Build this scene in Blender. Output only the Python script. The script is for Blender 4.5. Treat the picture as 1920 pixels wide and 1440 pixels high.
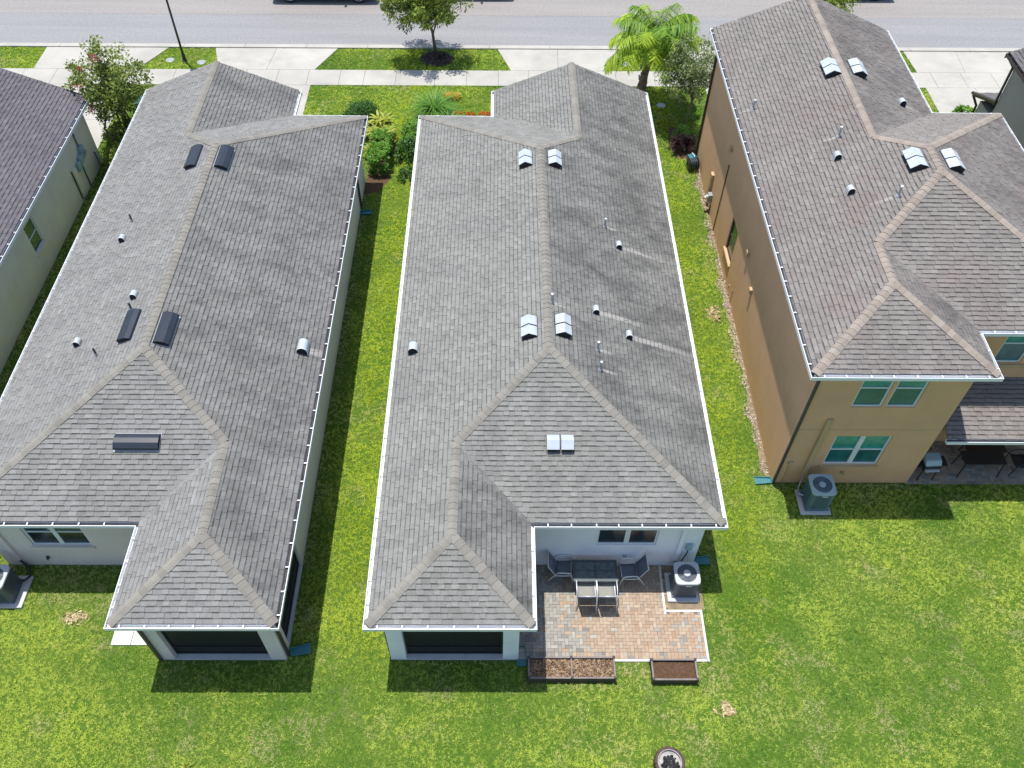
import bpy, math, random
import numpy as np
from mathutils import Vector, Matrix, noise
random.seed(7)
rng = np.random.default_rng(7)
scene = bpy.context.scene
for o in list(bpy.data.objects): bpy.data.objects.remove(o)
R = math.radians
# ------------------------------------------------------------------ camera
F_PX, PITCH, YAW, ROLL, CAMH = 1625.378, R(50.635), R(1.267), R(-1.28), 22.642
fh = Vector((math.sin(YAW), math.cos(YAW), 0)); rt = Vector((math.cos(YAW), -math.sin(YAW), 0)); zz = Vector((0, 0, 1))
fwd = fh*math.cos(PITCH) - zz*math.sin(PITCH); upv = fh*math.sin(PITCH) + zz*math.cos(PITCH)
r2 = rt*math.cos(ROLL) - upv*math.sin(ROLL); u2 = rt*math.sin(ROLL) + upv*math.cos(ROLL)
cam = bpy.data.cameras.new('camera'); cam.sensor_width = 36; cam.lens = F_PX/1920*36; cam.clip_end = 3000; cam.clip_start = .5
co = bpy.data.objects.new('camera', cam); scene.collection.objects.link(co)
M = Matrix.Identity(4)
for i in range(3):
    M[i][0] = r2[i]; M[i][1] = u2[i]; M[i][2] = -fwd[i]
M[2][3] = CAMH
co.matrix_world = M
scene.camera = co
# ------------------------------------------------------------------ sky, sun, exposure
SUNV = Vector((.126, -.167, -1)).normalized()
world = bpy.data.worlds.new('World'); scene.world = world; world.use_nodes = True
wn = world.node_tree.nodes; wl = world.node_tree.links
sky = wn.new('ShaderNodeTexSky'); sky.sky_type = 'NISHITA'; sky.sun_disc = False
sky.sun_elevation = math.asin(-SUNV.z); sky.sun_rotation = math.atan2(-SUNV.x, -SUNV.y)
bg = wn['Background']; bg.inputs[1].default_value = .145
wl.new(sky.outputs[0], bg.inputs[0])
sun = bpy.data.lights.new('sun', 'SUN'); sun.energy = 4.3; sun.angle = R(.53); sun.color = (1, .97, .925)
so = bpy.data.objects.new('sun', sun); scene.collection.objects.link(so)
so.rotation_euler = SUNV.to_track_quat('-Z', 'Y').to_euler(); so.location = (-8, 20, 40)
vs = scene.view_settings; vs.view_transform = 'Standard'; vs.look = 'None'; vs.gamma = 1; vs.exposure = .47; vs.use_curve_mapping = False

# ------------------------------------------------------------------ helpers
COL = scene.collection
ORG = {}
class MB:
    def __init__(s): s.v = []; s.f = []; s.a = []
    def add(s, vs, fs):
        b = len(s.v); s.v += [tuple(p) for p in vs]; s.f += [tuple(b+i for i in f) for f in fs]
        return s
    def box(s, c, d, rz=0, tap=1.0, mat=None):
        x, y, z = (d[0]/2, d[1]/2, d[2]/2)
        p = [(-x,-y,-z),(x,-y,-z),(x,y,-z),(-x,y,-z),(-x*tap,-y*tap,z),(x*tap,-y*tap,z),(x*tap,y*tap,z),(-x*tap,y*tap,z)]
        m = mat or Matrix.Rotation(rz, 4, 'Z')
        p = [m @ Vector(q) + Vector(c) for q in p]
        return s.add(p, [(0,3,2,1),(4,5,6,7),(0,1,5,4),(1,2,6,5),(2,3,7,6),(3,0,4,7)])
    def bb(s, x0, x1, y0, y1, z0, z1): return s.box(((x0+x1)/2,(y0+y1)/2,(z0+z1)/2),(x1-x0,y1-y0,z1-z0))
    def prism(s, poly, z0, z1):
        n = len(poly)
        return s.add([(p[0],p[1],z0) for p in poly]+[(p[0],p[1],z1) for p in poly],
            [tuple(range(n-1,-1,-1)), tuple(range(n,2*n))]+[(i,(i+1)%n,n+(i+1)%n,n+i) for i in range(n)])
    def tube(s, pts, r, n=8, cap=True):
        pts = [Vector(p) for p in pts]; rs = r if isinstance(r,(list,tuple)) else [r]*len(pts)
        rings = []; ref = None
        for i,p in enumerate(pts):
            t = (pts[min(i+1,len(pts)-1)]-pts[max(i-1,0)])
            if t.length < 1e-9: t = Vector((0,0,1))
            t.normalize()
            a = Vector((0,0,1)) if abs(t.z) < .9 else Vector((1,0,0))
            if ref is not None: a = ref
            u = t.cross(a)
            if u.length < 1e-6: u = t.cross(Vector((0,1,0)))
            u.normalize(); w = u.cross(t); ref = w
            rings.append([p+(u*math.cos(2*math.pi*k/n)+w*math.sin(2*math.pi*k/n))*rs[i] for k in range(n)])
        V = [q for rg in rings for q in rg]; Fc = []
        for i in range(len(pts)-1):
            for k in range(n): Fc.append((i*n+k, i*n+(k+1)%n, (i+1)*n+(k+1)%n, (i+1)*n+k))
        if cap: Fc += [tuple(range(n-1,-1,-1)), tuple((len(pts)-1)*n+k for k in range(n))]
        return s.add(V, Fc)
    def cyl(s, c, r, h, n=20, r2=None): return s.tube([c, (c[0],c[1],c[2]+h)], [r, r if r2 is None else r2], n)
    def lathe(s, prof, c=(0,0,0), n=28):
        V = []; Fc = []; m = len(prof)
        for k in range(n):
            a = 2*math.pi*k/n
            for (rr,z) in prof: V.append((c[0]+rr*math.cos(a), c[1]+rr*math.sin(a), c[2]+z))
        for k in range(n):
            for j in range(m-1): Fc.append((k*m+j, ((k+1)%n)*m+j, ((k+1)%n)*m+j+1, k*m+j+1))
        return s.add(V, Fc)
    def build(s, name, mat, parent=None, smooth=False, world=False, bevel=0, attr=None):
        org = Vector((0,0,0))
        if parent is not None and not world: org = Vector((0,0,0))
        if parent is not None and world: org = ORG[parent.name]
        me = bpy.data.meshes.new(name)
        v = s.v if org.length == 0 else [(p[0]-org[0],p[1]-org[1],p[2]-org[2]) for p in s.v]
        me.from_pydata(v, [], s.f)
        if attr:
            for k,vals in attr.items():
                a = me.attributes.new(k, 'FLOAT', 'FACE'); a.data.foreach_set('value', np.array(vals, dtype=np.float32))
        if smooth:
            me.polygons.foreach_set('use_smooth', [True]*len(me.polygons))
        me.materials.append(mat)
        o = bpy.data.objects.new(name, me); COL.objects.link(o)
        if parent is not None:
            o.parent = parent
            if world: ORG[o.name] = org
        if bevel:
            b = o.modifiers.new('bevel','BEVEL'); b.width = bevel; b.segments = 2; b.limit_method = 'ANGLE'; b.angle_limit = R(40)
        return o
def thing(name, label, cat, loc=(0,0,0), rz=0, group=None):
    o = bpy.data.objects.new(name, None); COL.objects.link(o); o.location = loc; o.rotation_euler = (0,0,rz)
    o.empty_display_size = .2
    o['label'] = label; o['category'] = cat
    if group: o['group'] = group
    ORG[o.name] = Vector(loc)
    return o
def tag(o, label, cat, group=None, kind=None):
    o['label'] = label; o['category'] = cat
    if group: o['group'] = group
    if kind: o['kind'] = kind
    return o
def struct(o): o['kind'] = 'structure'; return o
def stuff(o): o['kind'] = 'stuff'; return o
def share(name, me, parent, loc, label=None):
    o = bpy.data.objects.new(name, me); COL.objects.link(o); o.parent = parent; o.location = loc
    return o

# ------------------------------------------------------------------ materials
class NT:
    def __init__(s, name):
        s.m = bpy.data.materials.new(name); s.m.use_nodes = True; s.t = s.m.node_tree
        s.b = s.t.nodes['Principled BSDF']
    def n(s, t, **kw):
        nd = s.t.nodes.new(t)
        for k,v in kw.items(): setattr(nd, k, v)
        return nd
    def l(s, a, b): s.t.links.new(a, b)
    def val(s, sock, v):
        if hasattr(v, 'is_linked') or hasattr(v, 'links'): s.l(v, sock)
        else: sock.default_value = v
    def math(s, op, a, b=0.0, clamp=False):
        m = s.n('ShaderNodeMath', operation=op, use_clamp=clamp); s.val(m.inputs[0], a); s.val(m.inputs[1], b); return m.outputs[0]
    def mix(s, fac, a, b, blend='MIX'):
        m = s.n('ShaderNodeMix', data_type='RGBA', blend_type=blend)
        s.val(m.inputs[0], fac); s.val(m.inputs[6], a if not isinstance(a, tuple) else (*a[:3],1)); s.val(m.inputs[7], b if not isinstance(b, tuple) else (*b[:3],1))
        return m.outputs[2]
    def noise(s, scale, detail=3, vec=None, rough=.6):
        nd = s.n('ShaderNodeTexNoise'); nd.inputs['Scale'].default_value = scale; nd.inputs['Detail'].default_value = detail; nd.inputs['Roughness'].default_value = rough
        if vec is not None: s.l(vec, nd.inputs['Vector'])
        return nd.outputs[0]
    def ramp(s, fac, lo, hi):
        m = s.n('ShaderNodeMapRange'); s.val(m.inputs[0], fac); m.inputs[1].default_value = lo; m.inputs[2].default_value = hi; return m.outputs[0]
    def pos(s): return s.n('ShaderNodeNewGeometry').outputs['Position']
    def scaled(s, vec, sc):
        m = s.n('ShaderNodeVectorMath', operation='MULTIPLY'); s.l(vec, m.inputs[0]); m.inputs[1].default_value = sc; return m.outputs[0]
    def bump(s, h, strength=.3, dist=.01):
        b = s.n('ShaderNodeBump'); b.inputs['Strength'].default_value = strength; b.inputs['Distance'].default_value = dist; s.l(h, b.inputs['Height']); s.l(b.outputs[0], s.b.inputs['Normal'])
def basic(name, c, rough=.6, var=.15, sc=3.0, fine=60, fvar=.08, metal=0, bump=0, spec=None, c2=None, stain=0, stain_col=(.05,.05,.04)):
    t = NT(name); p = t.pos()
    n1 = t.ramp(t.noise(sc, 4, p), .3, .7); n2 = t.noise(fine, 2, p)
    c2 = c2 or tuple(min(1, x*(1+var)) for x in c)
    col = t.mix(n1, tuple(x*(1-var) for x in c) if c2 is None or True else c, c2)
    g = t.ramp(n2, .25, .75)
    col = t.mix(1.0, col, t.mix(g, (1-fvar,)*3, (1+fvar,)*3), 'MULTIPLY')
    if stain:
        s = t.ramp(t.noise(sc*.6, 6, t.scaled(p, (1.3,1.7,.7)), .75), .52, .75)
        col = t.mix(t.math('MULTIPLY', s, stain), col, stain_col)
    t.l(col, t.b.inputs['Base Color']); t.b.inputs['Roughness'].default_value = rough; t.b.inputs['Metallic'].default_value = metal
    if spec is not None: t.b.inputs['Specular IOR Level'].default_value = spec
    if bump: t.bump(n2, bump)
    return t.m
def shingle_mat(name, ca, cb, patch=None, patch_amt=0, stain=.35, streaks=()):
    t = NT(name); p = t.pos()
    at = t.n('ShaderNodeAttribute', attribute_name='tone').outputs['Fac']; ed = t.n('ShaderNodeAttribute', attribute_name='edge').outputs['Fac']
    col = t.mix(at, ca, cb)
    if patch:
        col = t.mix(t.math('MULTIPLY', t.ramp(t.noise(.55, 4, p), .5, .72), patch_amt), col, patch)
    # algae: broad blotches and down-slope streaks
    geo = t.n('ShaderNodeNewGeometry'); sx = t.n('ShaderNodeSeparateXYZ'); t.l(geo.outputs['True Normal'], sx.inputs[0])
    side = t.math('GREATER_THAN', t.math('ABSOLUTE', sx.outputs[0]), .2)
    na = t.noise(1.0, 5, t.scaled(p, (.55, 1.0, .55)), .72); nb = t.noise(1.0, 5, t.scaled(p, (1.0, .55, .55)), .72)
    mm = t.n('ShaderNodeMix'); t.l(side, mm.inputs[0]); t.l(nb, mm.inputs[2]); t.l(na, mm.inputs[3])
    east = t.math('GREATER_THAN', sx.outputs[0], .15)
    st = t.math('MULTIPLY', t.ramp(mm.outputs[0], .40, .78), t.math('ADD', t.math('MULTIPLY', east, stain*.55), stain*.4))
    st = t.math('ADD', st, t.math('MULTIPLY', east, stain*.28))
    st = t.math('ADD', st, t.math('MULTIPLY', t.ramp(t.noise(3.1, 4, p, .7), .5, .8), stain*.3))
    if streaks:
        sp = t.n('ShaderNodeSeparateXYZ'); t.l(p, sp.inputs[0]); tot = None
        for (x0, y0, sg, ln, w) in streaks:
            wob = t.math('MULTIPLY', t.math('SUBTRACT', t.noise(2.2, 3, p), .5), .13)
            dy = t.math('ABSOLUTE', t.math('ADD', t.math('SUBTRACT', sp.outputs[1], y0), wob))
            dx = t.math('MULTIPLY', t.math('SUBTRACT', sp.outputs[0], x0), sg)
            mk = t.math('MULTIPLY', t.math('SUBTRACT', 1.0, t.ramp(dy, w*.5, w*1.5)), t.math('MULTIPLY', t.math('GREATER_THAN', dx, 0.0), t.math('SUBTRACT', 1.0, t.ramp(dx, ln*.3, ln))))
            tot = mk if tot is None else t.math('MAXIMUM', tot, mk)
        st = t.math('MULTIPLY', st, t.math('SUBTRACT', 1.0, tot))
    col = t.mix(st, col, (.032,.032,.032))
    if streaks: col = t.mix(t.math('MULTIPLY', tot, .5), col, (.34,.32,.30))
    gr = t.noise(30, 4, p, .8)
    col = t.mix(1.0, col, t.mix(t.ramp(gr, .2, .8), (.68,.68,.68), (1.32,1.32,1.32)), 'MULTIPLY')
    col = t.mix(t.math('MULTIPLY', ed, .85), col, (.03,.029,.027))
    t.l(col, t.b.inputs['Base Color']); t.b.inputs['Roughness'].default_value = .92; t.b.inputs['Specular IOR Level'].default_value = .25
    return t.m
def cap_mat(name, ca, cb):
    t = NT(name); p = t.pos(); oi = t.n('ShaderNodeObjectInfo').outputs['Random']
    col = t.mix(oi, ca, cb)
    col = t.mix(1.0, col, t.mix(t.ramp(t.noise(130,2,p), .2,.8), (.75,.75,.75), (1.25,1.25,1.25)), 'MULTIPLY')
    col = t.mix(t.math('MULTIPLY', t.ramp(t.noise(1.6,5,p,.7), .5,.75), .35), col, (.06,.055,.05))
    ed = t.n('ShaderNodeAttribute', attribute_name='edge').outputs['Fac']; col = t.mix(t.math('MULTIPLY', ed, .85), col, (.03,.029,.027))  # dark cap sides paint in the shadow line along each cap
    t.l(col, t.b.inputs['Base Color']); t.b.inputs['Roughness'].default_value = .92
    return t.m
def glass_mat(name, c, rough=.06, var=.5):
    t = NT(name); p = t.pos()
    col = t.mix(t.ramp(t.noise(2.3, 4, p, .7), .3, .75), tuple(x*(1-var) for x in c), tuple(x*(1+var) for x in c))
    t.l(col, t.b.inputs['Base Color']); t.b.inputs['Roughness'].default_value = rough; t.b.inputs['Specular IOR Level'].default_value = .8
    return t.m
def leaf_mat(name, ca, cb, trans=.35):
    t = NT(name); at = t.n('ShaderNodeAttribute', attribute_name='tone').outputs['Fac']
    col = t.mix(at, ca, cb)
    t.l(col, t.b.inputs['Base Color']); t.b.inputs['Roughness'].default_value = .5; t.b.inputs['Specular IOR Level'].default_value = .35
    tr = t.n('ShaderNodeBsdfTranslucent'); t.l(col, tr.inputs[0]); mx = t.n('ShaderNodeMixShader'); mx.inputs[0].default_value = trans
    out = t.t.nodes['Material Output']; t.l(t.b.outputs[0], mx.inputs[1]); t.l(tr.outputs[0], mx.inputs[2]); t.l(mx.outputs[0], out.inputs[0])
    return t.m
MT = {}
MT['white'] = basic('white_aluminium', (.74,.75,.76), .45, .05, 1.2, 30, .04)
MT['gut_in'] = MT['white']
MT['concrete'] = basic('concrete', (.365,.35,.31), .85, .13, .45, 70, .12, bump=.15, stain=.5, stain_col=(.2,.185,.16))
MT['pad'] = basic('pad_concrete', (.46,.46,.45), .85, .1, 2, 60, .08, bump=.15, stain=.2, stain_col=(.2,.2,.18))
MT['white_slab'] = basic('pale_slab', (.54,.525,.49), .8, .06, 1, 60, .06, bump=.1)
MT['alu_lt'] = basic('galvanised_sheet', (.44,.48,.51), .45, .08, 4, 40, .05, metal=.15)
MT['trough_shade'] = basic('gutter_trough_shade', (.055,.05,.042), .95, .5, 2.5, 60, .3)  # dark colour standing in for shade inside the gutters
MT['dark'] = basic('dark_gap', (.012,.012,.014), .8, .1)
MT['black_met'] = basic('black_metal', (.02,.022,.026), .42, .2, 2, 40, .05)
MT['vent_black'] = basic('black_painted_sheet', (.016,.022,.032), .38, .15, 3, 40, .05)
MT['pipe'] = basic('grey_pvc', (.36,.37,.38), .5, .1)
MT['pipe_dk'] = basic('dark_pipe', (.05,.05,.055), .5, .1)
MT['silver'] = basic('brushed_silver_tube', (.62,.63,.65), .38, .06, 3, 30, .04, metal=.3)
MT['sling'] = basic('grey_sling_fabric', (.24,.235,.21), .85, .06, 4, 160, .15, bump=.1)
MT['sling_shaded'] = basic('shaded_sling_fabric', (.115,.135,.16), .85, .06, 4, 160, .15, bump=.1)  # same sling fabric, with the eave's shade painted into the colour
MT['tile_top'] = basic('slate_tile', (.085,.115,.12), .4, .4, 9, 40, .1)
MT['table_frame'] = basic('charcoal_frame', (.055,.07,.08), .45, .1)
MT['teal'] = basic('teal_plastic', (.025,.15,.17), .5, .12, 4)
MT['ac_dark'] = basic('ac_slate_paint', (.075,.095,.12), .5, .12, 3, 40, .05)
MT['ac_teal'] = basic('ac_blue_grey_paint', (.075,.14,.17), .5, .12, 3, 40, .05)
MT['ac_top'] = basic('ac_top_grey', (.40,.42,.43), .45, .06, 3)
MT['ac_top2'] = basic('ac_top_blue_grey', (.30,.40,.43), .45, .06, 3)
MT['fan'] = basic('fan_grey', (.16,.18,.20), .5, .15)
MT['board'] = basic('composite_board', (.17,.14,.13), .7, .2, 5, 50, .1, bump=.1)
MT['board_dk'] = basic('dark_board', (.045,.036,.034), .7, .2, 5, 50, .1)
MT['soil'] = basic('brown_soil', (.085,.045,.022), .95, .35, 14, 120, .3, bump=.8)
MT['dirt'] = basic('sandy_dirt', (.22,.165,.10), .95, .35, 5, 90, .3, bump=.6)
MT['bark'] = basic('grey_bark', (.13,.11,.095), .9, .3, 9, 70, .2, bump=.5)
MT['bark_palm'] = basic('palm_bark', (.14,.105,.075), .9, .35, 12, 70, .25, bump=.6)
MT['rust'] = basic('rusted_steel', (.06,.035,.025), .8, .5, 12, 60, .2, bump=.3)
MT['ash'] = basic('grey_ash', (.36,.34,.31), .95, .3, 14, 90, .2, bump=.6)
MT['char'] = basic('charcoal', (.012,.012,.014), .7, .4, 20)
MT['rubber'] = basic('tyre_rubber', (.018,.018,.019), .8, .15)
MT['rim'] = basic('alloy_rim', (.5,.52,.55), .3, .05, metal=.7)
MT['carpaint'] = basic('dark_blue_paint', (.012,.016,.035), .2, .05, spec=.8)
MT['carpaint2'] = basic('black_paint', (.012,.012,.014), .2, .05, spec=.8)
MT['carglass'] = glass_mat('car_glass', (.012,.014,.016))
MT['lamp_glass'] = glass_mat('lamp_glass', (.5,.5,.48), .2, .05)
MT['red_lens'] = glass_mat('red_lens', (.35,.01,.01), .2, .05)
MT['glass'] = glass_mat('window_glass_dark', (.02,.06,.066))
MT['glass_lo'] = glass_mat('window_glass_screened', (.008,.022,.03), .2, .4)
MT['glass_teal'] = glass_mat('window_glass_teal', (.03,.27,.25), .08, .4)
MT['glass_teal_lo'] = glass_mat('window_glass_teal_screened', (.015,.12,.135), .15, .35)
MT['glass_green'] = glass_mat('window_glass_green', (.015,.075,.04), .08, .5)
MT['frame'] = basic('window_frame_white', (.62,.66,.68), .5, .04)
MT['elec'] = basic('meter_box_grey_blue', (.26,.38,.43), .5, .1, 6)
MT['elec_lt'] = basic('meter_cover_grey', (.27,.29,.30), .4, .1, 6)
def screen_mat():
    t = NT('insect_screen'); t.b.inputs['Base Color'].default_value = (.006,.008,.011,1); t.b.inputs['Roughness'].default_value = .5
    tr = t.n('ShaderNodeBsdfTransparent'); mx = t.n('ShaderNodeMixShader'); mx.inputs[0].default_value = .82
    t.l(tr.outputs[0], mx.inputs[1]); t.l(t.b.outputs[0], mx.inputs[2]); t.l(mx.outputs[0], t.t.nodes['Material Output'].inputs[0]); return t.m
MT['screen'] = screen_mat()
def asphalt():
    t = NT('asphalt'); p = t.pos(); sx = t.n('ShaderNodeSeparateXYZ'); t.l(p, sx.inputs[0])
    wob = t.math('MULTIPLY', t.math('SUBTRACT', t.noise(.8, 3, p), .5), .12)
    far = t.ramp(t.math('ADD', t.math('SUBTRACT', sx.outputs[1], t.math('MULTIPLY', sx.outputs[0], .010)), wob), 43.21, 43.25)
    seam = t.math('SUBTRACT', 1.0, t.ramp(t.math('ABSOLUTE', t.math('SUBTRACT', t.math('ADD', t.math('SUBTRACT', sx.outputs[1], t.math('MULTIPLY', sx.outputs[0], .010)), wob), 43.23)), .01, .05))
    col = t.mix(far, (.228,.226,.226), (.245,.228,.214))
    col = t.mix(t.math('MULTIPLY', seam, .35), col, (.12,.12,.12))
    tr = t.ramp(t.noise(1.0, 4, t.scaled(p, (.08, 1.2, 1)), .6), .35, .7)
    col = t.mix(1.0, col, t.mix(tr, (.93,.93,.93), (1.08,1.07,1.06)), 'MULTIPLY')
    g = t.noise(9, 6, p, .85); col = t.mix(1.0, col, t.mix(t.ramp(g, .3, .7), (.74,.74,.74), (1.26,1.26,1.26)), 'MULTIPLY')
    spot = t.ramp(t.noise(1.7, 5, t.scaled(p, (.5,1.5,1)), .8), .68, .76); col = t.mix(t.math('MULTIPLY', spot, .4), col, (.10,.10,.10))
    t.l(col, t.b.inputs['Base Color']); t.b.inputs['Roughness'].default_value = .9; t.bump(g, .4, .01); return t.m
MT['asphalt'] = asphalt()
def stucco(name, c, base_stain=(.5,.42,.2), amt=.5, zt=1.2):
    t = NT(name); p = t.pos(); sx = t.n('ShaderNodeSeparateXYZ'); t.l(p, sx.inputs[0])
    n1 = t.ramp(t.noise(1.1, 5, p, .65), .3, .7); col = t.mix(n1, tuple(x*.93 for x in c), tuple(x*1.06 for x in c))
    hz = t.math('SUBTRACT', 1.0, t.ramp(t.math('ADD', sx.outputs[2], t.math('MULTIPLY', t.noise(1.3,4,p), .8)), .25, zt))
    col = t.mix(t.math('MULTIPLY', hz, amt), col, base_stain)
    strk = t.ramp(t.noise(1.0, 4, t.scaled(p, (3.5,3.5,.25)), .7), .55, .8); col = t.mix(t.math('MULTIPLY', strk, .14), col, tuple(x*.55 for x in c))
    t.l(col, t.b.inputs['Base Color']); t.b.inputs['Roughness'].default_value = .9; t.bump(t.noise(90,3,p), .25, .01); return t.m
MT['w_center'] = stucco('pale_aqua_stucco', (.72,.74,.78), (.45,.48,.47), .3, 1.0)
MT['w_left'] = stucco('off_white_stucco', (.64,.575,.545), (.45,.42,.38), .3, 1.0)
MT['w_sage'] = stucco('pale_sage_stucco', (.70,.63,.52), (.5,.47,.33), .3, 1.2)
MT['w_tan'] = stucco('tan_stucco', (.62,.37,.205), (.58,.33,.13), .35, 1.4)
MT['w_olive'] = stucco('grey_olive_stucco', (.40,.38,.33), (.32,.32,.26), .3, 1.5)
MT['trim_tan'] = basic('tan_trim', (.46,.325,.18), .8, .06)
MT['trim_bronze'] = basic('bronze_trim', (.045,.034,.035), .4, .15)
MT['bronze_plum'] = basic('dark_plum_downspout', (.055,.04,.055), .4, .1)

# ------------------------------------------------------------------ roofs: shingles, caps, gutters
SL = .406; TH = math.atan(SL); EXP = .1375*math.cos(TH); GD = .105
def clip(poly, a, b, c):            # keep a*x+b*y >= c
    out = []
    for i,P in enumerate(poly):
        Q = poly[(i+1)%len(poly)]; dp = a*P[0]+b*P[1]-c; dq = a*Q[0]+b*Q[1]-c
        if dp >= 0: out.append(P)
        if (dp > 0 and dq < 0) or (dp < 0 and dq > 0):
            k = dp/(dp-dq); out.append((P[0]+(Q[0]-P[0])*k, P[1]+(Q[1]-P[1])*k))
    return out
def parea(P): return .5*abs(sum(P[i][0]*P[(i+1)%len(P)][1]-P[(i+1)%len(P)][0]*P[i][1] for i in range(len(P))))
def offset_poly(P, d):              # CCW polygon, move inward by d
    out = []; n = len(P)
    for i in range(n):
        a, b, c = Vector(P[i-1][:2]), Vector(P[i][:2]), Vector(P[(i+1)%n][:2])
        e1 = (b-a).normalized(); e2 = (c-b).normalized(); n1 = Vector((-e1.y,e1.x)); n2 = Vector((-e2.y,e2.x))
        k = 1+n1.dot(n2); m = (n1+n2)/k if k > 1e-6 else n1
        out.append((b.x+m.x*d, b.y+m.y*d))
    return out
def camdist(x, y, z): return math.sqrt(x*x+y*y+(z-CAMH)**2)
def infr(x, y, z, mrg=0):
    v = Vector((x, y, z-CAMH)); d = v.dot(fwd)
    return d > 0 and abs(F_PX*v.dot(r2)/d) < 960+mrg and abs(F_PX*v.dot(u2)/d) < 720+mrg
def shingles(roof, faces, h, mat, nobj=300, tooth=(.010,.022), seed=1, hfun=None):
    """faces: (plan polygon, eave direction t, inward direction n, eave offset)"""
    rd = random.Random(seed); tabs = []
    for poly, t, n, e0 in faces:
        loc = [(p[0]*t[0]+p[1]*t[1], p[0]*n[0]+p[1]*n[1]-e0) for p in poly]
        dmax = max(q[1] for q in loc); k = 0; d0 = min(q[1] for q in loc)
        while d0 < dmax:
            d1 = d0+EXP; strip = clip(clip(loc, 0, 1, d0), 0, -1, -d1)
            if len(strip) >= 3:
                tmin = min(q[0] for q in strip); tmax = max(q[0] for q in strip); a = tmin-rd.random()*.3; up = rd.random() < .5
                while a < tmax:
                    wd = rd.uniform(.13,.30); up = not up if rd.random() < .85 else up
                    c = clip(clip(strip, 1, 0, a+.002), -1, 0, -(a+wd-.002)); a += wd
                    if len(c) >= 3 and parea(c) > 2e-4:
                        T = (tooth[1] if up else tooth[0])*rd.uniform(.85,1.15)
                        tone = min(1, max(0, rd.gauss(.54 if up else .44, .17)))
                        vs = []
                        for (tt,dd) in c:
                            x = tt*t[0]+(dd+e0)*n[0]; y = tt*t[1]+(dd+e0)*n[1]
                            vs.append((x, y, h+SL*dd+T*(1-.82*(dd-d0)/EXP)))
                        nc = len(c); band = []; main = list(range(nc)); V = list(vs)
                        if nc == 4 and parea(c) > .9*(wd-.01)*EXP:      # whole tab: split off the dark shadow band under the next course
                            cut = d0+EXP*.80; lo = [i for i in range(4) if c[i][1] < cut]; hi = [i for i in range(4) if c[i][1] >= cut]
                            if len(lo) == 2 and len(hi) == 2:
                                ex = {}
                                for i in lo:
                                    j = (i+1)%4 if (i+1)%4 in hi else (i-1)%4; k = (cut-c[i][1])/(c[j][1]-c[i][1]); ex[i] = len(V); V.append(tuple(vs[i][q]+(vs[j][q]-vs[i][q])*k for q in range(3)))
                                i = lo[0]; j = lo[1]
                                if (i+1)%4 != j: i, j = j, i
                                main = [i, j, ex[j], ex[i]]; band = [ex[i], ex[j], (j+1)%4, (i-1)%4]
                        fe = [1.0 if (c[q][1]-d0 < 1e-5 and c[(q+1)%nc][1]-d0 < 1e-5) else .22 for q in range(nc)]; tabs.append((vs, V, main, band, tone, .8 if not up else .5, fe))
            d0 = d1
    tabs = [q for q in tabs]
    def size(q):
        x,y,z = q[0][0]; return camdist(x,y,z) + (0 if infr(x,y,z) and len(q[0]) == 4 else 1000)
    order = sorted(range(len(tabs)), key=lambda i: size(tabs[i])); near = set(order[:nobj])
    B = MB(); tone = []; edge = []
    org = ORG[roof.name]
    for i,(vs,VV,main,band,tn,bd,fe) in enumerate(tabs):
        n = len(vs); N = len(VV)
        V = VV+[(p[0],p[1],p[2]-.035) for p in vs]
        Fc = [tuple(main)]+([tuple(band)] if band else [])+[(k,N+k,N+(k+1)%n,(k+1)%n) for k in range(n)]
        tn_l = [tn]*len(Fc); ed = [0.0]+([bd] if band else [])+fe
        if i in near:
            c = Vector((sum(p[0] for p in vs)/n, sum(p[1] for p in vs)/n, sum(p[2] for p in vs)/n))
            m = MB(); m.add([Vector(p)-c for p in V], Fc)
            o = m.build('shingle', mat, roof, attr={'tone':tn_l,'edge':ed}); o.location = c-org
        else:
            B.add(V, Fc); tone += tn_l; edge += ed
    if B.v: stuff(B.build('shingle_field', mat, roof, world=True, attr={'tone':tone,'edge':edge}))
def ridge_caps(roof, lines, mat, w=.135, step=.19):
    """lines: (p0, p1, left side vector, right side vector) side vectors run down each plane"""
    org = ORG[roof.name]; rd = random.Random(5)
    for p0, p1, s1, s2 in lines:
        p0, p1 = Vector(p0), Vector(p1); L = (p1-p0).length; n = max(1, round(L/step)); st = L/n; ax = (p1-p0).normalized()
        s1, s2 = Vector(s1).normalized()*w, Vector(s2).normalized()*w
        up = Vector((0,0,1)); a0 = ax*-.015; a1 = ax*(st*1.12)
        V = []
        for (e, lift) in ((a0,.038),(a1,.026)):
            V += [e+s1+up*(lift-.008), e+s1*.45+up*(lift+.004), e+up*(lift+.006), e+s2*.45+up*(lift+.004), e+s2+up*(lift-.008)]
        V += [v-up*.045 for v in V]
        Fc = [(k,k+1,6+k,5+k) for k in range(4)]+[(10+k,k+10+5,k+16,k+11) for k in range(4)]+[(k,10+k,11+k,k+1) for k in range(4)]+[(5+k,6+k,16+k,15+k) for k in range(4)]+[(0,5,15,10),(4,14,19,9)]
        m = MB(); m.add(V, Fc); me = None
        for i in range(n):
            c = p0+ax*(st*i)
            if me is None: o = m.build('ridge_cap', mat, roof, attr={'edge':[0]*4+[1]*14}); me = o.data; o.location = c-org
            else: share('ridge_cap', me, roof, c-org+Vector((0,0,rd.uniform(-.003,.003))))
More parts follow.
